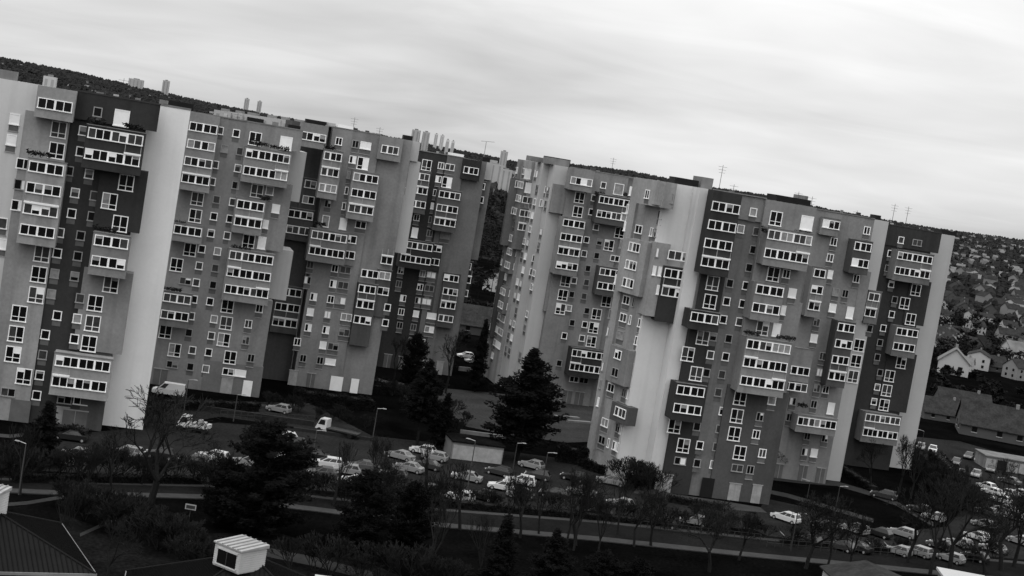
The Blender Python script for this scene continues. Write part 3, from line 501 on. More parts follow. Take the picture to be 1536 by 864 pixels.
band('footpath', [(545,563),(570,568),(600,577),(625,590)], 0, 4, 'paving', 0, .02); band('footpath', [(370,606),(420,607),(470,603)], 0, 3.2, 'paving', 0, .02); band('footpath', [(-30,648),(15,652),(35,650)], 0, 5, 'paving', 0, .02)
band('footpath', [(120,800),(160,782),(215,762)], 0, 5, 'paving_dull', 0, .01); band('footpath', [(-40,758),(40,752),(100,742),(130,738)], 0, 5, 'paving_dull', 0, .01)
sheet('asphalt_yard', [(90,770),(170,800),(330,800),(420,800),(520,830),(600,864),(560,920),(80,900)], .006, 'soil')
band('footpath', [(395,820),(470,835),(560,858)], 0, 14, 'paving_dull', 0, .012)
# painted bays in the car parks
for i in range(9):
    x = 1170+i*26; a = ground(x, 797+i*2.6); b_ = ground(x+16, 813+i*2.8); d = (b_-a).normalized(); q = Vector((-d.y, d.x, 0))*.06; mb = MB()
    mb.poly([a-q+Vector((0,0,.02)), b_-q+Vector((0,0,.02)), b_+q+Vector((0,0,.02)), a+q+Vector((0,0,.02))], 'marking'); struct('bay_line', mb.mesh('bay_line'))
# ================================================================== far background, haze lightened into tower and forest colours: wood, houses, distant blocks
wr = random.Random(5)
def wood(name, label, n, azr, rr, keep, hmin, hmax):
    vs_, fs = [], []
    for _ in range(n):
        az = math.radians(wr.uniform(*azr)); r = math.sqrt(wr.uniform(rr[0]**2, rr[1]**2)); x, y = r*math.sin(az), r*math.cos(az)
        if not keep(az, r): continue
        h = wr.uniform(hmin, hmax); wd = h*wr.uniform(.35, .6); z = terrain_z(x, y)-.5; i = len(vs_)
        m_ = 6; ring = []
        for lv, (hz, sc_) in enumerate(((.12, .7), (.45, 1.0), (.8, .62))):
            for k in range(m_):
                t = 2*math.pi*k/m_+lv*.4; s_ = wd*sc_*wr.uniform(.6, 1.2); vs_.append((x+s_*math.cos(t), y+s_*math.sin(t), z+h*hz*wr.uniform(.85, 1.12)))
        vs_.append((x+wr.uniform(-.2, .2)*wd, y, z+h))
        for lv in range(2):
            for k in range(m_): fs.append((i+lv*m_+k, i+lv*m_+(k+1)%m_, i+(lv+1)*m_+(k+1)%m_, i+(lv+1)*m_+k))
        for k in range(m_): fs.append((i+2*m_+k, i+2*m_+(k+1)%m_, i+3*m_))
    me = bpy.data.meshes.new(name); me.from_pydata(vs_, [], fs); me.materials.append(M('forest')); me.update()
    o = link(name, me); o['kind'] = 'stuff'; tag(o, label, 'woodland'); return o
wood('hill_woodland', 'dark woodland covering the ridge behind the towers', 17000, (-27, 9), (900, 2640), lambda a, r: r > 1500 or wr.random() < .5, 4, 9)
wood('suburb_trees', 'scattered treetops among the small houses on the far slope', 12000, (9, 27), (850, 2640), lambda a, r: wr.random() < .65, 3, 7)
def cloud_wood(name, label, n, azr, rr, hmin, hmax, nt=90):
    vs_, fs = [], []
    for _ in range(n):
        az = math.radians(wr.uniform(*azr)); r = math.sqrt(wr.uniform(rr[0]**2, rr[1]**2)); x, y = r*math.sin(az), r*math.cos(az); h = wr.uniform(hmin, hmax); wd = h*wr.uniform(.28, .5); z = terrain_z(x, y)
        lob = [(wr.gauss(0, .4)*wd, wr.gauss(0, .4)*wd, h*wr.uniform(.3, .75), wr.uniform(.4, .7)*wd) for _ in range(5)]
        for k in range(nt):
            lx, ly, lz, lr = lob[k % 5]; d = Vector((wr.gauss(0, 1), wr.gauss(0, 1), wr.gauss(0, .9))).normalized()*lr*wr.uniform(.5, 1.05); c = Vector((x+lx, y+ly, z+lz))+d; s_ = wr.uniform(.35, .8); i = len(vs_)
            for q_ in range(3): vs_.append(tuple(c+Vector((wr.gauss(0, s_), wr.gauss(0, s_), wr.gauss(0, s_*.7)))))
            fs.append((i, i+1, i+2))
        i = len(vs_); vs_ += [(x-.2, y, z-.5), (x+.2, y, z-.5), (x, y, z+h*.7)]; fs.append((i, i+1, i+2))
    me = bpy.data.meshes.new(name); me.from_pydata(vs_, [], fs); me.materials.append(M('bush_far')); me.update(); o = link(name, me); o['kind'] = 'stuff'; tag(o, label, 'woodland')
grey('bush_far', .013, 1, .4, .1, spec=0)
cloud_wood('suburb_thicket', 'dark leafless thickets between the nearer houses right of the towers', 330, (13.5, 22), (560, 900), 4, 9)
cloud_wood('roadside_thicket', 'dark bushes around the gabled houses right of the towers', 70, (15, 22), (400, 540), 2.5, 5)
cloud_wood('gap_trees', 'dark trees seen through the narrow gap between the two rows of towers', 420, (-3.5, 2.0), (480, 1250), 7, 14)
cloud_wood('gap_bushes', 'dark bushes around the houses in the gap', 40, (-3.0, 1.0), (372, 470), 2, 4)
hr = random.Random(23)
def house_mesh(L, W, h, rf, wall, roof, name):
    b = MB(); b.box(-L/2, L/2, -W/2, W/2, -3, h, wall)
    for sx in (-1, 1):
        x = sx*L/2; b.poly([(x, -W/2, h), (x, W/2, h), (x, 0, h+rf)] if sx > 0 else [(x, 0, h+rf), (x, W/2, h), (x, -W/2, h)], wall)
    r = MB(); o = .35; th = .18
    for sy in (-1, 1):
        r.hexa([(-L/2-o, sy*(W/2+o), h-o*rf/(W/2)), (L/2+o, sy*(W/2+o), h-o*rf/(W/2)), (L/2+o, 0, h+rf), (-L/2-o, 0, h+rf)][::sy], [(-L/2-o, sy*(W/2+o), h-o*rf/(W/2)+th), (L/2+o, sy*(W/2+o), h-o*rf/(W/2)+th), (L/2+o, 0, h+rf+th), (-L/2-o, 0, h+rf+th)][::sy], roof)
    r.box(L*.25, L*.25+.7, -.35, .35, h+rf*.6, h+rf+.9, 'far_grey')
    wn = MB(); wn.box(-.55, .55, -.06, .02, -.65, .65, 'glass_dark'); wn.box(-.65, .65, -.09, .02, -.78, -.65, 'far_white')
    return b.mesh('wall'), r.mesh('roof'), wn.mesh('window'), L, W, h
HK = [house_mesh(10, 8, 5.2, 3.0, 'far_white', 'roof_tile', 'a'), house_mesh(13, 9, 5.6, 3.4, 'far_grey', 'roof_tile', 'b'), house_mesh(9, 7.5, 3.2, 3.2, 'far_white', 'roof_pale', 'c'), house_mesh(18, 10, 6, 2.2, 'far_white', 'roof_tile', 'd'), house_mesh(15, 12, 2.4, 4.6, 'far_dark', 'roof_tile', 'e')]
def add_house(p, k, rz, label, group=None, wins=True, s=1.0):
    w_, r_, wn, L, W, h = HK[k]; t = thing('house', label, 'house', p, rz, group); t.scale = (s, s, s)
    link('wall', w_, t); link('roof', r_, t)
    if wins:
        for x in (-L*.3, L*.05, L*.33):
            for z in ([1.6, 4.1] if h > 4.5 else [1.6]): link('window', wn, t, (x, -W/2-.003, z))
        for y in (-W*.22, W*.22):
            for z in ([1.6, 4.1] if h > 4.5 else [1.6]): link('window', wn, t, (-L/2-.003, y, z), -math.pi/2)
    return t
kinds = ['small pale house with dark tiled roof on the far slope', 'grey house with dark tiled roof on the far slope', 'low pale bungalow with light roof on the far slope', 'long pale terrace with dark roof on the far slope', 'dark walled house under a broad tiled roof on the far slope']
for i in range(190):
    az = math.radians(hr.uniform(13.6, 21.5)); r = math.sqrt(hr.uniform(560**2, 1350**2)); x, y = r*math.sin(az), r*math.cos(az); k = hr.choice([0, 1, 1, 2, 3, 4, 4])
    add_house((x, y, terrain_z(x, y)), k, hr.uniform(-.6, .6)+(math.pi/2 if hr.random() < .35 else 0), kinds[k], 'houses on the far slope', r < 800, .78)
mb = MB()
for i in range(2400):
    az = math.radians(hr.uniform(-27, 27)); 
    if az < math.radians(8) and hr.random() < .8: continue
    r = math.sqrt(hr.uniform(1350**2, 2430**2)); x, y = r*math.sin(az), r*math.cos(az); z = terrain_z(x, y); L, W, h = hr.uniform(4, 9), hr.uniform(4, 6), hr.uniform(2, 4); a = hr.uniform(-.6, .6); c_, s_ = math.cos(a), math.sin(a); T = lambda u, v_, w: (x+u*c_-v_*s_, y+u*s_+v_*c_, z+w)
    wm = hr.choice(('far_white', 'far_grey', 'far_grey', 'far_dark')); mb.hexa([T(-L/2,-W/2,-2), T(L/2,-W/2,-2), T(L/2,W/2,-2), T(-L/2,W/2,-2)], [T(-L/2,-W/2,h), T(L/2,-W/2,h), T(L/2,W/2,h), T(-L/2,W/2,h)], wm)
    mb.hexa([T(-L/2,-W/2,h+.01), T(L/2,-W/2,h+.01), T(L/2,W/2,h+.01), T(-L/2,W/2,h+.01)], [T(-L/2,-.2,h+1.7), T(L/2,-.2,h+1.7), T(L/2,.2,h+1.7), T(-L/2,.2,h+1.7)], hr.choice(('roof_tile', 'roof_tile', 'roof_pale')))
o = link('far_town', mb.mesh('far_town')); o['kind'] = 'stuff'; tag(o, 'dense far-off town roofs spread over the slope to the horizon', 'town')
gk = ['small pale house glimpsed through the gap between the tower rows', 'grey house glimpsed through the gap between the tower rows', 'low pale bungalow glimpsed through the gap between tower rows', 'long pale terrace glimpsed through the gap between tower rows']
for i in range(16):
    px_ = hr.uniform(725, 775); py = hr.uniform(262, 300); r = hr.uniform(1250, 2000); az = math.radians(hr.uniform(-1.6, .8)); x, y = r*math.sin(az), r*math.cos(az); k = hr.choice([0, 1, 2, 3])
    add_house((x, y, terrain_z(x, y)), k, hr.uniform(-.5, .5), gk[k], 'houses seen through the gap', False, 1.2)
for (x, y, k, rz, s, lb) in ((745, 437, 2, 1.2, 1.0, 'white gabled house half hidden behind trees in the gap'), (722, 500, 4, .15, 1.0, 'house with broad dark tiled roof beyond the car row in the gap'), (1428, 560, 2, 1.3, 1.35, 'white gabled house with a tree against its wall'), (1466, 552, 3, 1.25, .8, 'long white gabled house behind the white gabled one'), (1408, 628, 4, .1, .75, 'dark roofed house with bright gable edge beside the car park'), (1440, 622, 4, -.05, .9, 'wide dark roof between the white gable and the dark roofed hall'), (1488, 655, 4, -.2, 1.1, 'long dark roofed hall with pale bargeboards above the garages'), (1522, 540, 2, .3, 1.2, 'low pale house right of the long white gabled one'), (1520, 500, 3, .2, .8, 'grey terrace with dormers behind the low pale house')):
    p = ground(x, y); add_house(p, k, rz, lb, None, True, s)
def block(x, ytop, r, w_, d_, h, mat, label, name='distant_tower', bands=0, group=None):
    top = at_range(x, ytop, r); b = MB(); t = thing(name, label, 'tower block', (top.x, top.y, top.z-h), math.atan2(-top.x, top.y)*0+hr.uniform(-.2, .3), group)
    b.box(-w_/2, w_/2, -d_/2, d_/2, 0, h, mat); link('wall', b.mesh('wall'), t)
    rb = MB(); rb.box(-w_*.2, w_*.2, -d_*.2, d_*.2, h+.01, h+1.2, 'far_grey'); link('lift_housing', rb.mesh('lift_housing'), t)
    n = max(2, int(w_/5))
    for i in range(n):
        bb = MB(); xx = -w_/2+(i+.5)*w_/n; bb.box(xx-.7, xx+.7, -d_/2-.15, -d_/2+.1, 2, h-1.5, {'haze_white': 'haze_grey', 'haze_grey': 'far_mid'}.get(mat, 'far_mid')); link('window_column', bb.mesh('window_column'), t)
    return t
grp = 'tower blocks on the ridge'
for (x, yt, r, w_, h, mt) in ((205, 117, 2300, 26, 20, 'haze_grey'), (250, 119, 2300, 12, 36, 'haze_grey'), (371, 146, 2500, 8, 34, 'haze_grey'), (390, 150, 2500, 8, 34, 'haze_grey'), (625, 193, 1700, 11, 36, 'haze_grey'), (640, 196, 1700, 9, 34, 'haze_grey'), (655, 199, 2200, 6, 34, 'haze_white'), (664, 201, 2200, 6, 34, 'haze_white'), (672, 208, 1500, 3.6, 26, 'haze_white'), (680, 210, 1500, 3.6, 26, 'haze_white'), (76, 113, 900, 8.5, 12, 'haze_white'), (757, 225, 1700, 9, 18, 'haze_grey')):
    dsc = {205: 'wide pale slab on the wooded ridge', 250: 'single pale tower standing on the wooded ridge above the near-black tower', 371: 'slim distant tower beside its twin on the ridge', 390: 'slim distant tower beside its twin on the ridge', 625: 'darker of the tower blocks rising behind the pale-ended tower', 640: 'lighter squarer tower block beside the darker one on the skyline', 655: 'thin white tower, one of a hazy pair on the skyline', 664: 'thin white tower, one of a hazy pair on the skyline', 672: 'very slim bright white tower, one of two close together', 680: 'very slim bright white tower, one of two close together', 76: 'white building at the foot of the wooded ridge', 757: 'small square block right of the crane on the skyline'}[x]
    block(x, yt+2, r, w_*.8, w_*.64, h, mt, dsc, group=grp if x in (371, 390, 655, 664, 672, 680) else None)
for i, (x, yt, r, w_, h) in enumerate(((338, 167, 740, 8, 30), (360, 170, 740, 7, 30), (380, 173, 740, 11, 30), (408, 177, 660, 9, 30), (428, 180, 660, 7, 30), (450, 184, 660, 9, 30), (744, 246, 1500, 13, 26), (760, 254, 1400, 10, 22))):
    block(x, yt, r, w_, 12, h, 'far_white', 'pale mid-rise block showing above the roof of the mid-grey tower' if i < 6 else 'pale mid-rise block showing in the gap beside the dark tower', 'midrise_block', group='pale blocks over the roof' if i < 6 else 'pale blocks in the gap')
p = at_range(725, 240, 1500); b = MB(); h0 = at_range(725, 212, 1500).z-p.z
cr_ = thing('tower_crane', 'thin tower crane on the far skyline beside the slim white towers', 'crane', p)
b.tube((0,0,-8), (0,0,h0), .4, .4, 4, 'far_mid'); link('mast', b.mesh('mast'), cr_); b = MB(); b.tube((-5,0,h0), (8,0,h0+1), .3, .25, 4, 'far_mid'); link('jib', b.mesh('jib'), cr_)
# ================================================================== trees
def bare_mesh(seed, h=10.0, spread=.55, levels=5, lean=.05, stems=1, up=.25):
    r = random.Random(seed); tk = MB(); tw = MB()
    def grow(p, d, L, rad, lv):
        n = 2 if lv < 2 else 1
        mb = tk if lv <= 1 else tw; mt = 'bark' if lv <= 1 else 'twig'
        q = p; rr = rad
        for i in range(n):
            d2 = (d+Vector((r.gauss(0, .09), r.gauss(0, .09), r.gauss(0, .05)))).normalized(); e = q+d2*(L/n); r2 = max(.018, rr*(.86 if lv else .9))
            mb.tube(q, e, rr, r2, 6 if lv == 0 else (5 if lv == 1 else 3), mt, False); q, d, rr = e, d2, r2
            if lv >= 1 and lv < levels and r.random() < .55: side(q, d, L*r.uniform(.45, .7), rr*.55, lv+1)
        if lv < levels:
            for k in range(r.choice((2, 3)) if lv else r.choice((3, 4, 4))): side(q, d, L*r.uniform(.62, .85), rr*r.uniform(.55, .75), lv+1)
    def side(p, d, L, rad, lv):
        a = r.uniform(0, 2*math.pi); o = d.orthogonal().normalized(); o2 = d.cross(o)
        s_ = spread*r.uniform(.6, 1.35); d2 = (d+(o*math.cos(a)+o2*math.sin(a))*s_+Vector((0,0,up))).normalized(); grow(p, d2, L, max(.018, rad), lv)
    for s_ in range(stems):
        d = Vector((r.gauss(0, lean), r.gauss(0, lean), 1)).normalized() if stems == 1 else Vector((r.gauss(0, .35), r.gauss(0, .35), 1)).normalized()
        grow(Vector((0,0,-.2)), d, h*(.3 if stems == 1 else .26), h*(.027 if stems == 1 else .010), 0)
    # scale so the top is at h
    top = max(v_[2] for v_ in tw.v); k = h/top
    for mb in (tk, tw): mb.v = [(x*k, y*k, z*k) for x, y, z in mb.v]
    return tk.mesh('trunk'), tw.mesh('crown')
BARE = [bare_mesh(1, 10, .75, 6, up=.18), bare_mesh(2, 10, .5, 6, up=.3), bare_mesh(3, 10, .9, 6, up=.2), bare_mesh(4, 10, .65, 6, .1, up=.2), bare_mesh(9, 10, .42, 5, .04, up=.4)]
SHRUB = [bare_mesh(20+i, 4, .5, 4, .3, 6, up=.3) for i in range(4)]
def bare_tree(x, y, ytop, k, label, rz=0.0, wide=1.0, group=None, name='bare_tree'):
    p = ground(x, y); D = math.hypot(p.x, p.y); h = (y-ytop)*D/F_PX*1.02; t = thing(name, label, 'tree', p, rz, group); s = h/10
    for nm, me in zip(('trunk', 'crown'), BARE[k]): link(nm, me, t, scale=(s*wide, s*wide, s))
    return t
def conifer_mesh(seed, shape):
    r = random.Random(seed); tk = MB(); cr_ = MB(); tk.tube((0,0,-.3), (0,0,9.4), .22, .05, 7, 'bark', False)
    n = 215
    for i in range(n):
        t = (i+r.random())/n; z = 10*(shape['z0']+(1-shape['z0'])*t); prof = shape['f'](t); R = prof*r.choice((r.uniform(.35, .8), r.uniform(.8, 1.25))); a = r.uniform(0, 2*math.pi)
        base = Vector((0,0,z-R*shape['droop'])); tip = Vector((math.cos(a)*R, math.sin(a)*R, z+R*.12*r.uniform(-1, 1.6))); tk.tube(base, tip, .035, .012, 3, 'bark', False)
        m_ = int(9+22*R)
        for j in range(m_):
            s_ = r.uniform(.3, 1.04); c = base.lerp(tip, s_)+Vector((r.gauss(0, .17), r.gauss(0, .17), r.gauss(0, .13)))
            for q in range(3):
                d1 = Vector((r.gauss(0, 1), r.gauss(0, 1), r.gauss(0, .6)+.2)).normalized()*r.uniform(.16, .34); d2 = d1.orthogonal().normalized()*r.uniform(.05, .11)
                cr_.poly([c-d2, c+d2, c+d1], 'needles')
    return tk.mesh('trunk'), cr_.mesh('crown')
def prof_pine(t): return 2.9*(math.sin(math.pi*min(1, .18+t*.86))**.7)*(1-.35*t)+.15
def prof_cone(t): return 2.5*(1-t)**.8+.12
def prof_round(t): return 3.6*math.sin(math.pi*(.1+.88*t))**.6
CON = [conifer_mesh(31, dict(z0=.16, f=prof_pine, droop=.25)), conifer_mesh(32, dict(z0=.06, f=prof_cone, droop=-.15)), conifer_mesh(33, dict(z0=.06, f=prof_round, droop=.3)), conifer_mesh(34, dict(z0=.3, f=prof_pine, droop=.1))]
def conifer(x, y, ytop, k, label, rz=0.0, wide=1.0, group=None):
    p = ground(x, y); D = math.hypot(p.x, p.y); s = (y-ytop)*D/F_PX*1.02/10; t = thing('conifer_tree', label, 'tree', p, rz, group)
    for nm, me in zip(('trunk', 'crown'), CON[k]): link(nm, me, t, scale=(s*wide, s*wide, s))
    return t
conifer(775, 690, 524, 0, 'big black pine standing in front of the stepped-flank tower', .4, 1.15)
conifer(388, 800, 632, 2, 'huge dark evergreen beside the roof lantern with two-light window', 1.1, 1.1)
conifer(330, 790, 690, 2, 'rounded dark evergreen at the left foot of the huge evergreen', 2.0, .9)
conifer(540, 838, 706, 2, 'dense dark evergreen between the huge evergreen and the twin bush', .3, .9)
conifer(608, 826, 722, 2, 'dense dark evergreen with ragged top next to the road', 2.4, 1.0)
conifer(625, 668, 540, 3, 'tall dark pine in front of the dark tower', .9, .8)
conifer(660, 672, 590, 1, 'smaller pale-tipped fir beside the tall dark pine', .2, 1.0)
conifer(62, 696, 606, 1, 'dark fir at the foot of the near-black tower', 1.7, 1.3)
conifer(742, 900, 772, 1, 'dark fir poking up at the grass verge below the road', .5, 1.1)
conifer(815, 925, 792, 0, 'broad black fir below the road, wider than its neighbours', .8, 1.0)
conifer(893, 930, 826, 2, 'low round evergreen below the road', 1.2, 1.0)
conifer(945, 935, 838, 2, 'low evergreen below the road next to the round one', 2.2, 1.0)
conifer(712, 588, 480, 1, 'dark columnar evergreen at the corner of the dark tower', .7, .6)
conifer(615, 585, 500, 2, 'dark rounded tree in front of the dark tower doors', .7, .6)
for a in ((222, 770, 584, 0, 'large bare tree with ivy-dark fork in front of the white end wall', .3, 1.25), (848, 822, 700, 1, 'tall slim bare tree on the verge, one of a close pair', 1.1, .6), (860, 826, 706, 4, 'straight bare tree on the verge, other of a close pair', .2, .6), (690, 795, 690, 4, 'bare fan-shaped tree beside the road by the pale wall', 2.0, 1.0), (757, 800, 705, 1, 'bare tree on the verge near the pale parked cars', .5, .7), (808, 802, 716, 4, 'small bare tree on the verge behind the black fir', 1.4, .8), (897, 836, 740, 1, 'thin bare tree leaning over the pavement', 2.6, .7), (926, 802, 720, 4, 'bare sapling between the thin tree and the spreading one', .9, .8), (951, 820, 732, 2, 'spreading bare tree in front of the large tower entrance', .2, .8), (1064, 858, 748, 2, 'wide spreading bare tree below the road', 1.9, .95), (1238, 864, 742, 0, 'bare tree with dense crown in front of the dark parked cars', .6, .7), (1395, 862, 722, 0, 'big dense bare tree at the edge of the right car park', 1.3, .8), (1424, 860, 716, 3, 'big dense bare tree with forked trunk at the car park edge', .1, .95), (1304, 735, 660, 3, 'bare tree in front of the black-fronted tower', 2.2, .9), (1347, 740, 655, 1, 'taller bare tree against the pale end wall of the black-fronted tower', .7, .8), (1366, 748, 668, 0, 'bare tree right of the pale end wall', 1.5, .8), (1151, 714, 668, 3, 'small bare tree against the grey tower base', .3, 1.1), (1520, 850, 740, 1, 'bare tree thicket at the right end of the car park', .9, 1.0), (1475, 870, 770, 2, 'bare tree leaning over the white flat roof', 1.8, .9), (30, 742, 640, 4, 'bare tree beside the left street lamp', 1.2, .9), (165, 745, 640, 3, 'bare tree in front of the left parked cars', 2.4, .8), (500, 760, 660, 4, 'bare tree behind the white parked hatchbacks', .4, .9), (555, 752, 650, 1, 'bare tree next to the tall street lamp', 1.3, .7), (640, 745, 660, 4, 'bare tree in front of the silver parked cars', 2.5, .8), (640, 880, 745, 4, 'pale-twigged bare tree in the dark park', .5, .8), (720, 884, 770, 4, 'pale-twigged bare tree next to the verge fir', 1.7, .7), (90, 850, 740, 4, 'bare sapling behind the corrugated roof', 1.0, .7), (160, 880, 770, 3, 'bare bush-like tree by the corrugated roof edge', .3, .8), (590, 580, 500, 3, 'bare tree in front of the pale tower end', .3, .7), (668, 590, 500, 0, 'bare tree at the gap corner of the dark tower', 1.0, .7), (735, 566, 500, 2, 'bare tree beside the cars in the gap', .2, .7), (1500, 770, 690, 0, 'bare tree among the far car rows', 2.0, .7), (1440, 775, 700, 4, 'bare tree between the car park rows', .8, .7)):
    bare_tree(*a)
sr = random.Random(77)
for i, (x, y, h) in enumerate(((120, 752, 90), (275, 748, 85), (330, 752, 80), (420, 765, 80), (585, 775, 85), (655, 790, 95), (725, 797, 100), (780, 803, 100), (830, 812, 105), (875, 815, 95), (985, 822, 100), (1020, 835, 95), (1110, 838, 90), (1150, 846, 95), (1195, 850, 90), (1285, 855, 100), (1330, 852, 95), (1360, 846, 110), (1455, 850, 105), (1500, 858, 100))):
    if i % 5 in (1, 3): continue
    bare_tree(x+sr.uniform(-14, 14), y+sr.uniform(-3, 5), y-h*sr.uniform(.8, 1.45), (1, 0, 3, 4, 2)[i % 5], 'leafless street tree standing in the verge beside the road', sr.uniform(0, 6), .95, 'leafless street trees along the verge')
def shrub(x, y, k, s, label, group, mesh='bare'):
    p = ground(x, y); t = thing('bare_shrub', label, 'shrub', p, sr.uniform(0, 6.28), group)
    for nm, me in zip(('stems', 'twigs'), SHRUB[k]): link(nm, me, t, scale=(s*1.2, s*1.2, s))
for (x0, y0, x1, y1, n, lb, s0, s1) in ((-20, 715, 320, 728, 16, 'twiggy bare shrub in the strip between left car park and road', .7, 1.2), (320, 735, 660, 762, 14, 'twiggy bare shrub in the strip beside the evergreens', .7, 1.2), (660, 752, 1130, 800, 20, 'twiggy bare shrub in the strip between middle car park and road', .5, .9), (930, 722, 985, 742, 6, 'twiggy bare shrub at the foot of the broad white side wall', .8, 1.3), (1390, 720, 1470, 770, 12, 'twiggy bare shrub on the island of the right car park', .8, 1.3), (1130, 805, 1500, 838, 10, 'twiggy bare shrub along the right car park fence', .5, .8), (100, 760, 330, 860, 22, 'twiggy bare shrub in the park behind the pavilions', .5, 1.1), (430, 850, 700, 890, 10, 'twiggy bare shrub in the dark park corner', .7, 1.2), (150, 612, 225, 640, 8, 'twiggy bare shrub under the white end wall', .8, 1.3), (560, 585, 700, 640, 8, 'twiggy bare shrub beside the courtyard', .6, 1.0), (380, 600, 560, 640, 9, 'twiggy bare shrub on the bank by the flatbed truck', .4, .7)):
    for i in range(n):
        t_ = (i+sr.random())/n; shrub(x0+(x1-x0)*t_, y0+(y1-y0)*t_+sr.uniform(-3, 9), sr.randrange(4), sr.uniform(s0, s1), lb, lb[:40])
def hedge(px, w_, h, label, name='hedge'):
    a, b_ = ground(*px[0]), ground(*px[1]); L = (b_-a).length; d = (b_-a)/L; n_ = Vector((-d.y, d.x, 0)); r = random.Random(int(px[0][0])); mb = MB(); st = MB()
    for i in range(int(L*w_*h*70)):
        u, v_, z = r.uniform(0, L), r.uniform(-w_/2, w_/2), h*r.random()**.6
        if r.random() < .7: v_ = -w_/2*(1 if r.random() < .75 else -1)*r.uniform(.8, 1.05)
        c = d*u+n_*v_+Vector((0,0,z*(1+.12*math.sin(u*1.7)))); d1 = Vector((r.gauss(0, 1), r.gauss(0, 1), r.gauss(0, 1))).normalized()*.22; d2 = d1.orthogonal().normalized()*.13
        mb.poly([c-d2, c+d2, c+d1], 'bush_leaf')
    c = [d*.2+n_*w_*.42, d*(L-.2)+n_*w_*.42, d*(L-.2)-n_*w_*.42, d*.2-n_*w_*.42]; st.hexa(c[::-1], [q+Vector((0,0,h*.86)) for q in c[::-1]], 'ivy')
    t = thing(name, label, 'hedge', a); link('foliage', mb.mesh('foliage'), t); link('core', st.mesh('core'), t)
hedge(((832, 690), (864, 695)), 2.6, 2.6, 'clipped dark hedge block left of the pale low garage gap'); hedge(((866, 697), (900, 703)), 2.6, 2.8, 'clipped dark hedge block against the windowed flank'); hedge(((1258, 704), (1310, 738)), 1.6, 1.1, 'low dark hedge beside the black-fronted tower path'); hedge(((438, 600), (560, 616)), 3.0, 2.0, 'long dark hedge in front of the tower with white blinds'); hedge(((222, 612), (385, 616)), 2.2, 1.4, 'dark hedge bank below the white van'); hedge(((562, 590), (660, 592)), 2.0, 1.6, 'dark hedge in front of the dark tower'); hedge(((660, 640), (690, 650)), 2.0, 2.2, 'ragged hedge beside the pale garage wall'); hedge(((1400, 690), (1440, 730)), 2.5, 2.0, 'dark hedge between the far car rows'); hedge(((60, 648), (130, 662)), 2.2, 1.6, 'dark hedge under the near-black tower entrance')
hedge(((20, 722), (300, 726)), 1.4, 1.0, 'low hedge along the left stretch of road'); hedge(((660, 758), (1000, 790)), 1.4, .9, 'low hedge along the middle stretch of road'); hedge(((1170, 815), (1480, 842)), 1.2, .9, 'low hedge along the right stretch of road')
hedge(((880, 702), (985, 735)), 3.0, 1.5, 'ragged hedge at the base of the broad white side wall'); hedge(((1000, 752), (1085, 766)), 1.4, 1.0, 'low hedge outside the large tower doors')
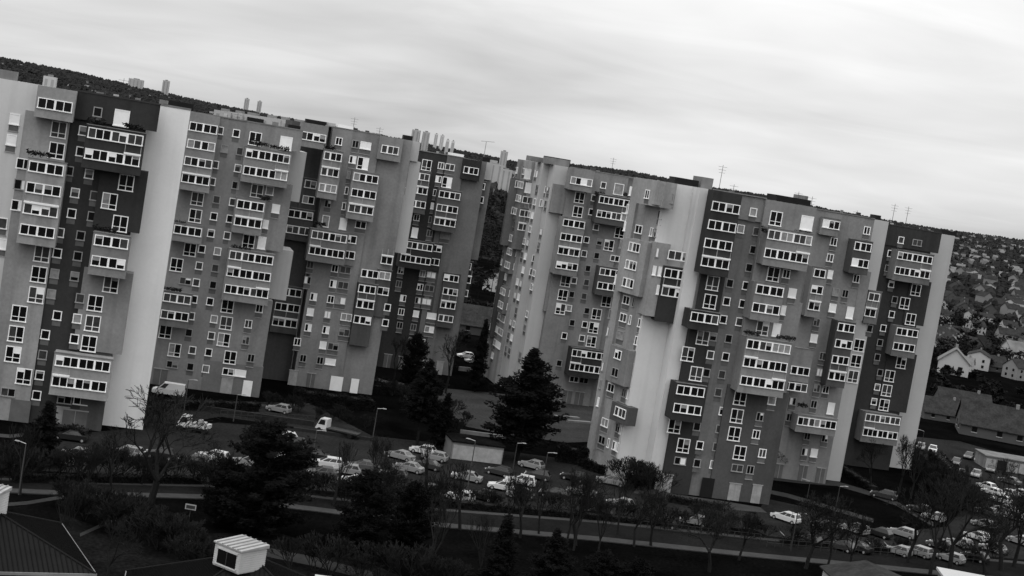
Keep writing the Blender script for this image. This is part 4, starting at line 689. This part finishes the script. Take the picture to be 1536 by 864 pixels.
# ================================================================== vehicles
def car_meshes(kind, paint):
    P = 'paint_'+paint; bo = MB(); W = .86
    if kind == 'hatch': L0, L1, belt, sill = -1.95, 1.95, .88, .28; prof = [(-1.95,.45),(-1.93,.85),(-1.85,.92),(.75,.93),(1.75,.75),(1.95,.55),(1.95,.38),(1.8,.28),(-1.85,.28)]; cab = [(-1.88,.9),(-1.45,1.44),(-.1,1.47),(.85,.92)]
    elif kind == 'sedan': prof = [(-2.25,.45),(-2.22,.9),(-1.3,.95),(.85,.93),(2.0,.74),(2.25,.55),(2.25,.38),(2.1,.26),(-2.15,.26)]; cab = [(-1.6,.93),(-.95,1.4),(.1,1.43),(1.05,.92)]
    elif kind == 'estate': prof = [(-2.3,.45),(-2.28,.9),(-2.2,.95),(.9,.95),(1.95,.76),(2.2,.55),(2.2,.38),(2.05,.27),(-2.2,.27)]; cab = [(-2.2,.93),(-1.95,1.5),(.0,1.53),(1.0,.94)]
    else: prof = [(-2.6,.5),(-2.6,1.2),(-2.58,1.25),(1.2,1.2),(2.15,1.05),(2.5,.75),(2.5,.42),(2.35,.32),(-2.5,.32)]; cab = [(-2.58,1.22),(-2.5,2.1),(.75,2.12),(1.65,1.15)]
    n = len(prof); i0 = len(bo.v)
    for y, k in ((-W, 1), (-W*.97, 1), (W*.97, 1), (W, 1)):
        pass
    cx = sum(p[0] for p in prof)/n; cz = sum(p[1] for p in prof)/n
    rows = [(-W, .95), (-W+.1, 1.0), (W-.1, 1.0), (W, .95)]
    for y, k in rows: bo.v += [(cx+(x-cx)*k, y, cz+(z-cz)*k) for x, z in prof]
    mi = bo._m(P)
    for r_ in range(3):
        for j in range(n): bo.f.append((r_*n+j, (r_+1)*n+j, (r_+1)*n+(j+1)%n, r_*n+(j+1)%n)); bo.mi.append(mi)
    bo.f.append(tuple(range(n))); bo.mi.append(mi); bo.f.append(tuple(3*n+k for k in range(n))[::-1]); bo.mi.append(mi)
    wt = .66 if kind != 'van' else .74; wb = .83
    a, b_, c, d = cab
    top = [(b_[0], -wt, b_[1]), (c[0], -wt, c[1]), (c[0], wt, c[1]), (b_[0], wt, b_[1])]; bot = [(a[0], -wb, a[1]), (d[0], -wb, d[1]), (d[0], wb, d[1]), (a[0], wb, a[1])]
    ca = MB(); ca.hexa(bot, top, P)
    g = {}
    def quad(p, q, r_, s_, nrm, m_=.08):
        pts = [Vector(t) for t in (p, q, r_, s_)]; cc = sum(pts, Vector())/4; nn = Vector(nrm)*.012
        return [cc+(t-cc)*(1-m_)+nn for t in pts]
    mbs = {}
    w1 = MB(); w1.poly(quad(bot[1], bot[2], top[2], top[1], (1,0,.6), .09), 'car_glass'); mbs['windscreen'] = [w1]
    w2 = MB(); w2.poly(quad(bot[3], bot[0], top[0], top[3], (-1,0,.4), .14), 'car_glass'); mbs['rear_window'] = [w2]
    sd_ = []
    for sy in (-1, 1):
        def side(t0, t1):
            lo = [Vector((a[0]+(d[0]-a[0])*t, sy*wb, a[1]+(d[1]-a[1])*t)) for t in (t0, t1)]; hi = [Vector((b_[0]+(c[0]-b_[0])*t, sy*wt, b_[1]+(c[1]-b_[1])*t)) for t in (t0, t1)]
            q = quad(lo[0], lo[1], hi[1], hi[0], (0, sy, .2), .0); q = [q[0].lerp(q[3], .12), q[1].lerp(q[2], .12), q[1].lerp(q[2], .88), q[0].lerp(q[3], .88)]
            return q if sy < 0 else q[::-1]
        for t0, t1 in (((.07, .3), (.33, .62), (.65, .93)) if kind == 'estate' else (((.1, .48), (.52, .92)) if kind != 'van' else ((.74, .95),))):
            mb = MB(); mb.poly(side(t0, t1), 'car_glass'); sd_.append(mb)
    mbs['side_window'] = sd_
    fx, rx = (prof[4][0]-.42, prof[0][0]+.62) if kind != 'van' else (1.62, -1.7); wr_ = .31
    wh = []
    for x in (fx-.12, rx):
        for sy in (-1, 1):
            mb = MB(); mb.tube((x, sy*(W-.16), wr_), (x, sy*(W+.02), wr_), wr_, wr_, 12, 'tyre'); mb.tube((x, sy*(W-.05), wr_), (x, sy*(W+.035), wr_), wr_*.58, wr_*.55, 8, 'rim'); wh.append(mb)
    mbs['wheel'] = wh
    fz = prof[5][1]+.06; fr = prof[5][0]; hl = []
    for sy in (-1, 1): mb = MB(); mb.box(fr-.2, fr-.02, sy*.62-.17, sy*.62+.17, fz, fz+.14, 'lamp_glass'); hl.append(mb)
    mbs['headlight'] = hl; tl = []
    for sy in (-1, 1): mb = MB(); mb.box(prof[0][0]-.015, prof[0][0]+.12, sy*.7-.09, sy*.7+.09, .62, .85, 'glass_grey'); tl.append(mb)
    mbs['taillight'] = tl
    return [('body', bo.mesh('body')), ('cabin', ca.mesh('cabin'))]+[(k, m_.mesh(k)) for k, l in mbs.items() for m_ in l]
_cars = {}; PLACED = []
def car(x, y, kind, paint, hd, label, group=None, z=0.0):
    k = (kind, paint)
    if k not in _cars: _cars[k] = car_meshes(kind, paint)
    p = ground(x, y, .5); p.z = z+.02
    ca, sa = math.cos(math.radians(hd)), math.sin(math.radians(hd))
    for q in PLACED:
        d = q-p
        if abs(d.x*ca+d.y*sa) < 4.4 and abs(-d.x*sa+d.y*ca) < 2.0: return None
    PLACED.append(p)
    t = thing({'van': 'van', 'hatch': 'hatchback_car', 'sedan': 'sedan_car', 'estate': 'estate_car'}[kind], label, 'van' if kind == 'van' else 'car', p, math.radians(hd), group)
    for nm, me in _cars[k]: link(nm, me, t)
    return t
car(252, 589, 'van', 'white', 188, 'white panel van parked in front of the mid-grey tower')
car(418, 614, 'hatch', 'silver', 170, 'silver hatchback parked alone on the bank by the mid-grey tower')
car(105, 655, 'sedan', 'black', 190, 'black saloon at the entrance of the near-black tower')
KN = dict(hatch='hatchback', sedan='saloon', estate='estate car')
def row(cars, hd, where, jit=6):
    for x, y, kind, paint in cars:
        car(x, y, kind, paint, hd+sr.uniform(-jit, jit), '%s %s parked %s' % (paint if paint != 'dark' else 'charcoal', KN.get(kind, kind), where), '%s cars %s' % (paint, where))
row([(112, 682, 'hatch', 'silver'), (135, 686, 'sedan', 'silver'), (160, 684, 'hatch', 'grey'), (188, 680, 'estate', 'silver'), (178, 690, 'hatch', 'dark'), (212, 692, 'hatch', 'dark'), (240, 682, 'hatch', 'black'), (265, 685, 'hatch', 'silver'), (318, 686, 'estate', 'white'), (345, 690, 'hatch', 'dark')], 175, 'in the left car park', 9)
row([(427, 657, 'hatch', 'white'), (441, 666, 'hatch', 'dark'), (478, 672, 'hatch', 'white'), (470, 684, 'sedan', 'black'), (490, 696, 'estate', 'white'), (482, 710, 'hatch', 'grey'), (420, 690, 'hatch', 'silver')], 190, 'beside the huge evergreen', 7)
row([(600, 684, 'sedan', 'silver'), (634, 676, 'hatch', 'white'), (652, 686, 'hatch', 'silver'), (613, 702, 'sedan', 'silver'), (640, 698, 'sedan', 'dark'), (665, 700, 'hatch', 'dark'), (680, 694, 'hatch', 'black'), (570, 692, 'hatch', 'dark'), (690, 746, 'hatch', 'white'), (722, 744, 'hatch', 'black'), (672, 742, 'hatch', 'black'), (640, 735, 'hatch', 'grey')], 165, 'by the pale low garage', 9)
row([(797, 698, 'hatch', 'silver'), (780, 722, 'estate', 'white'), (806, 714, 'hatch', 'dark'), (815, 726, 'sedan', 'dark'), (832, 742, 'sedan', 'black'), (858, 747, 'hatch', 'silver'), (915, 722, 'estate', 'silver'), (897, 770, 'hatch', 'black'), (998, 785, 'hatch', 'black'), (780, 742, 'hatch', 'silver'), (860, 716, 'hatch', 'black')], 165, 'in the middle car park', 12)
row([(698, 534, 'hatch', 'white'), (728, 536, 'hatch', 'white'), (712, 542, 'sedan', 'silver'), (690, 541, 'hatch', 'dark')], 205, 'in the gap beyond the courtyard')
row([(1178, 777, 'estate', 'white'), (1212, 786, 'hatch', 'black'), (1236, 789, 'hatch', 'dark'), (1260, 797, 'hatch', 'dark'), (1281, 794, 'estate', 'silver'), (1318, 800, 'hatch', 'black'), (1353, 800, 'estate', 'silver'), (1332, 803, 'hatch', 'dark')], 138, 'in the upper row of the right car park')
row([(1213, 811, 'hatch', 'black'), (1262, 820, 'hatch', 'dark'), (1285, 821, 'sedan', 'black'), (1304, 823, 'hatch', 'grey'), (1347, 827, 'hatch', 'silver'), (1375, 828, 'estate', 'silver'), (1426, 838, 'hatch', 'silver'), (1443, 841, 'hatch', 'grey'), (1489, 823, 'hatch', 'silver'), (1462, 836, 'hatch', 'black')], 140, 'in the lower row of the right car park')
row([(1325, 743, 'estate', 'dark'), (1352, 752, 'sedan', 'silver'), (1378, 764, 'hatch', 'dark'), (1400, 776, 'hatch', 'silver')], 155, 'along the footpath by the black-fronted tower')
row([(1381, 671, 'hatch', 'silver'), (1399, 675, 'hatch', 'white'), (1412, 689, 'hatch', 'silver'), (1434, 694, 'hatch', 'dark'), (1453, 685, 'hatch', 'dark'), (1469, 689, 'hatch', 'white'), (1486, 704, 'sedan', 'grey'), (1464, 712, 'hatch', 'silver')], 250, 'near the far garages')
row([(1479, 730, 'hatch', 'white'), (1490, 739, 'sedan', 'white'), (1509, 740, 'hatch', 'silver'), (1528, 741, 'estate', 'white'), (1475, 787, 'hatch', 'silver'), (1494, 790, 'hatch', 'silver'), (1513, 797, 'hatch', 'white'), (1480, 768, 'hatch', 'grey'), (1510, 765, 'sedan', 'silver')], 130, 'in the far right car rows')
row([(90, 690, 'hatch', 'white'), (122, 694, 'sedan', 'white'), (148, 692, 'hatch', 'silver'), (200, 694, 'sedan', 'silver'), (230, 690, 'hatch', 'silver'), (290, 692, 'hatch', 'grey'), (305, 680, 'hatch', 'silver'), (372, 694, 'estate', 'silver'), (150, 674, 'hatch', 'white'), (210, 676, 'sedan', 'grey')], 178, 'in the front row of the left car park', 12)
row([(520, 706, 'hatch', 'silver'), (545, 700, 'sedan', 'grey'), (530, 722, 'hatch', 'white'), (560, 716, 'hatch', 'silver'), (590, 712, 'hatch', 'grey'), (700, 716, 'sedan', 'silver'), (728, 722, 'estate', 'silver'), (752, 730, 'hatch', 'white'), (748, 708, 'hatch', 'dark'), (830, 710, 'hatch', 'grey'), (872, 738, 'sedan', 'silver'), (905, 748, 'hatch', 'grey'), (930, 756, 'hatch', 'silver'), (960, 764, 'sedan', 'grey'), (1040, 782, 'hatch', 'silver')], 172, 'in the scattered middle rows', 16)
row([(1400, 832, 'sedan', 'silver'), (1410, 818, 'hatch', 'grey'), (1440, 815, 'hatch', 'silver'), (1465, 805, 'hatch', 'white'), (1530, 812, 'estate', 'silver'), (1510, 830, 'hatch', 'grey'), (1500, 750, 'hatch', 'white'), (1520, 775, 'hatch', 'silver'), (1495, 720, 'hatch', 'silver'), (1515, 722, 'sedan', 'grey')], 138, 'in the crowded far corner of the right car park', 10)
# flatbed truck and pickup
def truck(x, y, hd, bed, label, name, load=False):
    p = ground(x, y, .6); p.z = .02; t = thing(name, label, 'truck', p, math.radians(hd))
    b = MB(); b.hexa([(1.2,-.95,.55),(3.0,-.95,.55),(3.0,.95,.55),(1.2,.95,.55)], [(1.2,-.85,2.15),(2.35,-.85,2.15),(2.35,.85,2.15),(1.2,.85,2.15)], 'paint_white'); link('cab', b.mesh('cab'), t)
    b = MB(); b.poly([(2.98,-.8,.95+.25),(2.98,.8,1.2),(2.42,.75,2.05),(2.42,-.75,2.05)], 'car_glass'); b.v = [(q[0]+.02, q[1], q[2]) for q in b.v]; link('windscreen', b.mesh('windscreen'), t)
    for sy in (-1, 1):
        b = MB(); b.poly([(1.5, sy*.935, 1.25), (2.6, sy*.935, 1.25), (2.25, sy*.885, 2.0), (1.5, sy*.885, 2.0)][::-sy], 'car_glass'); link('side_window', b.mesh('side_window'), t)
    b = MB(); b.box(1.15-bed, 1.15, -1.0, 1.0, .72, .86, 'metal_dark' if not load else 'metal_pale'); link('bed', b.mesh('bed'), t)
    for sy in (-1, 1): b = MB(); b.box(1.15-bed, 1.15, sy*.99-.03, sy*.99+.03, .865, 1.1 if load else .95, 'metal_mid' if not load else 'paint_white'); link('side_rail', b.mesh('side_rail'), t)
    b = MB(); b.box(1.1-bed, 2.9, -.45, .45, .4, .54, 'metal_dark'); link('chassis', b.mesh('chassis'), t)
    if load:
        for i in range(4): b = MB(); b.box(1.0-bed+i*.65, 1.5-bed+i*.65, -.6+.2*(i%2), .5, .87, 1.4+.2*(i%3), ('paint_white', 'metal_pale', 'door_light')[i%3]); link('load_crate', b.mesh('load_crate'), t)
    for xx in (2.3, 1.0-bed*.75):
        for sy in (-1, 1): b = MB(); b.tube((xx, sy*.72, .38), (xx, sy*.98, .38), .38, .38, 12, 'tyre'); link('wheel', b.mesh('wheel'), t)
truck(503, 646, 165, 5.0, 'white flatbed recovery truck with empty bed on the lane', 'flatbed_truck'); truck(297, 642, 178, 2.8, 'white pickup truck loaded with crates on the lane', 'pickup_truck', True)
# ================================================================== street furniture and low structures
def lamp(x, y, ytop, label, arm=.9, rz=0.0, group='street lamps'):
    p = ground(x, y); h = (y-ytop)*math.hypot(p.x, p.y)/F_PX*1.02; t = thing('street_lamp', label, 'street lamp', p, rz, group)
    b = MB(); b.tube((0,0,0), (0,0,h), .09, .06, 8, 'metal_dark' if x > 700 else 'metal_mid'); link('pole', b.mesh('pole'), t)
    b = MB(); b.tube((0,0,h), (arm,0,h+.15), .045, .04, 6, 'metal_pale'); link('arm', b.mesh('arm'), t)
    b = MB(); b.hexa([(arm-.1,-.12,h+.08),(arm+.45,-.12,h+.12),(arm+.45,.12,h+.12),(arm-.1,.12,h+.08)], [(arm-.1,-.1,h+.2),(arm+.4,-.08,h+.19),(arm+.4,.08,h+.19),(arm-.1,.1,h+.2)], 'frame_dull'); link('lamp_head', b.mesh('lamp_head'), t)
for x, y, yt, lb in ((28, 742, 667, 'street lamp among the bare trees at the left roadside'), (557, 670, 612, 'tall street lamp behind the flatbed truck'), (350, 632, 592, 'street lamp in front of the mid-grey tower doors'), (273, 634, 570, 'street lamp by the pickup truck'), (812, 735, 678, 'street lamp by the clipped hedge blocks'), (768, 712, 664, 'street lamp in front of the big pine'), (1250, 782, 730, 'street lamp on the lawn wedge by the footpath'), (1186, 826, 770, 'street lamp by the white estate car'), (404, 560, 540, 'low lamp in the recess beside the mid-grey tower'), (1210, 750, 722, 'short lamp at the footpath bend'), (1378, 690, 648, 'street lamp beside the pale end wall'), (468, 690, 645, 'street lamp beside the black saloon'), (700, 740, 660, 'thin street lamp near the pale low garage')): lamp(x, y, yt, lb, rz=sr.choice((0, .2, 3.0)))
def pbox(name, cat, label, x0, y0, x1, y1, dep, h, mat, roofmat=None, panels=0, pm='door_light'):
    a, b_ = ground(x0, y0), ground(x1, y1); L = (b_-a).length; an = math.atan2(b_.y-a.y, b_.x-a.x); t = thing(name, label, cat, a, an)
    m_ = MB(); m_.box(0, L, 0, dep, -.3, h, mat); link('wall', m_.mesh('wall'), t)
    if roofmat: m_ = MB(); m_.box(-.2, L+.2, -.2, dep+.2, h+.003, h+.22, roofmat); link('roof', m_.mesh('roof'), t)
    for i in range(panels):
        m_ = MB(); w_ = L/panels; m_.box(i*w_+.15, (i+1)*w_-.15, -.05, .1, .05, h-.4, pm if i % 3 != 1 else 'black_cover'); link('door', m_.mesh('door'), t)
    return t
pbox('garage', 'garage', 'pale low garage wall under the big pine', 676, 688, 752, 697, 6, 2.6, 'concrete_old', 'soil', 1, 'door_light'); pbox('garage', 'garage', 'low garages with white doors at the far right car rows', 1476, 702, 1560, 716, 7, 2.5, 'concrete_old', 'roof_gravel', 5)
pbox('retaining_wall', 'wall', 'long low retaining wall below the mid-grey tower', 300, 616, 470, 640, .5, .8, 'paving_dull'); pbox('retaining_wall', 'wall', 'pale low wall along the lane by the flatbed truck', 440, 646, 560, 662, .4, .5, 'paving_dull'); pbox('low_wall', 'wall', 'low pale wall at the edge of the gap car row', 688, 556, 742, 562, .4, .9, 'concrete_old'); pbox('low_wall', 'wall', 'pale kerb wall below the courtyard', 690, 650, 765, 660, .4, .6, 'concrete_old')
for i, (x, y) in enumerate(((850, 627), (868, 634))):
    p = ground(x, y); t = thing('drain_cover_slab', 'pale concrete slab lying on the courtyard, one of two', 'slab', p, .5, 'courtyard slabs'); b = MB(); b.box(-2.6, 2.6, -.5, .5, 0, .35, 'concrete_old'); link('slab', b.mesh('slab'), t)
def fence(x0, y0, x1, y1, n, h, label):
    a, b_ = ground(x0, y0), ground(x1, y1); t = thing('railing', label, 'railing', a); d = b_-a
    for i in range(n+1): q = d*(i/n); b = MB(); b.tube(q, q+Vector((0,0,h)), .05, .05, 5, 'metal_dark'); link('post', b.mesh('post'), t)
    for z in (h*.5, h): b = MB(); b.tube(Vector((0,0,z)), d+Vector((0,0,z)), .04, .04, 4, 'metal_dark'); link('rail', b.mesh('rail'), t)
fence(330, 626, 470, 634, 14, 1.1, 'dark railing along the lane in front of the mid-grey tower'); fence(1150, 820, 1480, 846, 30, 1.1, 'dark railing between right car park and road'); fence(960, 792, 1140, 812, 18, 1.0, 'dark railing along the middle stretch of road')
def sign(x, y, h, shape, label):
    p = ground(x, y); t = thing('park_sign', label, 'sign', p); b = MB(); b.tube((0,0,0), (0,0,h), .05, .05, 6, 'metal_dark'); link('post', b.mesh('post'), t); b = MB()
    if shape == 'round': b.tube((0,-.06,h), (0,-.1,h), .5, .5, 20, 'frame_dull'); link('plate', b.mesh('plate'), t); b = MB(); b.tube((0,-.101,h), (0,-.115,h), .33, .33, 16, 'metal_dark'); link('inner_disc', b.mesh('inner_disc'), t); b = MB(); b.box(-.07, .07, -.13, -.116, h-.22, h+.22, 'shutter_white'); link('symbol', b.mesh('symbol'), t)
    else: b.box(-.6, .6, -.12, -.06, h-.3, h+.3, 'frame_dull'); link('plate', b.mesh('plate'), t); b = MB(); b.box(-.48, .48, -.135, -.121, h-.18, h+.18, 'metal_dark'); link('panel', b.mesh('panel'), t)
sign(281, 845, 1.9, 'round', 'round white-rimmed sign by the pavilion roof'); sign(281, 795, 2.6, 'plate', 'small framed rectangular sign under the large evergreens'); sign(1440, 722, 2.2, 'plate', 'dark panel sign beside the far garages')
# ================================================================== foreground pavilions
def pavilion(ax, ay, az_, half, drop, rz, label, lant, seam=.4, off=(0, 0)):
    p = EYE+ray(ax, ay)*((az_-CAM_H)/ray(ax, ay).z); t = thing('pavilion', label, 'pavilion', (p.x, p.y, 0), rz); ze = az_-drop
    b = MB(); w_ = half-.6; b.box(-w_, w_, -w_, w_, -.3, ze, 'roof_tile'); link('wall', b.mesh('wall'), t)
    for k in range(4):
        c, s_ = math.cos(k*math.pi/2), math.sin(k*math.pi/2)
        R = lambda x, y, z: (x*c-y*s_, x*s_+y*c, z)
        b = MB(); b.poly([R(-half, -half, ze), R(half, -half, ze), R(0, 0, az_)], 'roof_metal'); b.poly([R(half, -half, ze-.15), R(-half, -half, ze-.15), R(0, 0, az_-.15)], 'roof_metal')
        n = int(2*half/seam)
        for i in range(n):
            x = -half+(i+.5)*2*half/n; y1 = -abs(x); z1 = az_-drop*abs(x)/half
            b.hexa([R(x-.035, -half, ze+.002), R(x+.035, -half, ze+.002), R(x+.035, y1-.02, z1+.002), R(x-.035, y1-.02, z1+.002)], [R(x-.03, -half, ze+.09), R(x+.03, -half, ze+.09), R(x+.03, y1-.02, z1+.09), R(x-.03, y1-.02, z1+.09)], 'seam_metal')
        link('roof_slope', b.mesh('roof_slope'), t)
        b = MB(); b.tube(R(half, -half, ze+.05), R(0, 0, az_+.05), .1, .1, 6, 'roof_metal'); link('hip_cap', b.mesh('hip_cap'), t)
        b = MB(); b.hexa([R(-half-.05, -half-.09, ze-.22), R(half+.05, -half-.09, ze-.22), R(half+.05, -half-.003, ze-.22), R(-half-.05, -half-.003, ze-.22)], [R(-half-.05, -half-.09, ze+.03), R(half+.05, -half-.09, ze+.03), R(half+.05, -half-.003, ze+.03), R(-half-.05, -half-.003, ze+.03)], 'concrete_old'); link('eaves_board', b.mesh('eaves_board'), t)
    lw, ld, lh, z0, lrz = lant; la = link('roof_lantern', None, t, (off[0], off[1], z0+az_), lrz)
    b = MB(); b.box(-lw/2, lw/2, -ld/2, ld/2, 0, lh, 'far_white'); 
    for i in range(9):
        z = .12+i*(lh-.2)/9; b.box(-lw/2-.03, lw/2+.03, -ld/2-.03, ld/2+.03, z, z+(lh-.2)/9-.05, 'house_wall')
    link('cladding', b.mesh('cladding'), la)
    b = MB(); b.box(-lw*.36, lw*.36, -ld/2-.07, -ld/2+.05, .3, lh*.8, 'glass_dark'); b.box(-.04, .04, -ld/2-.1, -ld/2, .3, lh*.8, 'metal_dark'); b.box(-lw*.4, lw*.4, -ld/2-.11, -ld/2, lh*.8, lh*.88, 'house_wall'); b.box(-lw*.4, lw*.4, -ld/2-.14, -ld/2, .18, .3, 'house_wall'); link('window', b.mesh('window'), la)
    b = MB(); n = 5; b.hexa([(-lw/2-.15,-ld/2-.15,lh+.003),(lw/2+.15,-ld/2-.15,lh+.003),(lw/2+.15,ld/2+.15,lh+.003),(-lw/2-.15,ld/2+.15,lh+.003)], [(-lw/2-.15,-ld/2-.15,lh+.12),(lw/2+.15,-ld/2-.15,lh+.12),(lw/2+.15,ld/2+.15,lh+.3),(-lw/2-.15,ld/2+.15,lh+.3)], 'door_light')
    for i in range(n): x = -lw/2+(i+.5)*lw/n; b.hexa([(x-.07,-ld/2-.16,lh+.125),(x+.07,-ld/2-.16,lh+.125),(x+.07,ld/2+.16,lh+.305),(x-.07,ld/2+.16,lh+.305)], [(x-.05,-ld/2-.16,lh+.2),(x+.05,-ld/2-.16,lh+.2),(x+.05,ld/2+.16,lh+.38),(x-.05,ld/2+.16,lh+.38)], 'far_grey')
    link('lantern_roof', b.mesh('lantern_roof'), la)
    return t
pavilion(-8, 766, 9.0, 7.4, 3.0, .49, 'pavilion with ribbed metal pyramid roof and lantern, beside the left lamp and bare trees', (2.4, 2.4, 2.2, -.5, -.6), off=(-.6, .2))
pavilion(374, 830, 9.0, 10.0, 5.7, .2, 'pavilion with ribbed metal roof and white slatted lantern below the huge evergreen', (3.0, 3.0, 1.9, -1.0, -.8), off=(-.8, -1.0))
for (x, y, half, zt, drop, lb, rm) in ((1316, 857, 5.5, 5.2, 1.5, 'small dark gabled roof beside the right car park railing', 'roof_tile'),):
    p = ground(x, y, zt); t = thing('kiosk', lb, 'kiosk', (p.x, p.y, 0), .1); b = MB(); b.box(-half+.4, half-.4, -4, 4, -.3, zt-drop-.05, 'house_wall'); link('wall', b.mesh('wall'), t)
    for s_ in (-1, 1): b = MB(); q = [(0,-4.4,zt),(s_*half,-4.4,zt-drop),(s_*half,4.4,zt-drop),(0,4.4,zt)][::s_]; b.hexa(q, [(a, c, d+.15) for a, c, d in q], rm); link('roof_slope', b.mesh('roof_slope'), t)
    b = MB(); b.hexa([(-half,-4.5,zt-drop-.1),(0,-4.5,zt-.1),(0,-4.41,zt-.1),(-half,-4.41,zt-drop-.1)], [(-half,-4.5,zt-drop+.17),(0,-4.5,zt+.17),(0,-4.41,zt+.17),(-half,-4.41,zt-drop+.17)], 'concrete_old'); link('bargeboard', b.mesh('bargeboard'), t)
p = ground(1504, 873, 4.5); t = thing('flat_roofed_hut', 'hut with white flat roof below the right car park', 'hut', (p.x, p.y, 0), -.08); b = MB(); b.box(-7.5, 7.5, -5, 1.5, -.3, 4.2, 'concrete_old'); link('wall', b.mesh('wall'), t); b = MB(); b.box(-7.8, 7.8, -5.3, 1.8, 4.203, 4.5, 'far_white'); link('roof', b.mesh('roof'), t)
b = MB(); b.box(-2.2, -1.2, -1.5, .2, 4.503, 4.9, 'roof_tile'); link('roof_hatch', b.mesh('roof_hatch'), t)

p = ground(492, 866, 2.6); t = thing('shed', 'small grey flat-roofed shed below the dark evergreens', 'shed', (p.x, p.y, 0), .15); b = MB(); b.box(-1.1, 1.1, -1.6, .5, -.2, 2.4, 'concrete_old'); link('wall', b.mesh('wall'), t); b = MB(); b.box(-1.25, 1.25, -1.75, .65, 2.403, 2.55, 'metal_pale'); link('roof', b.mesh('roof'), t)
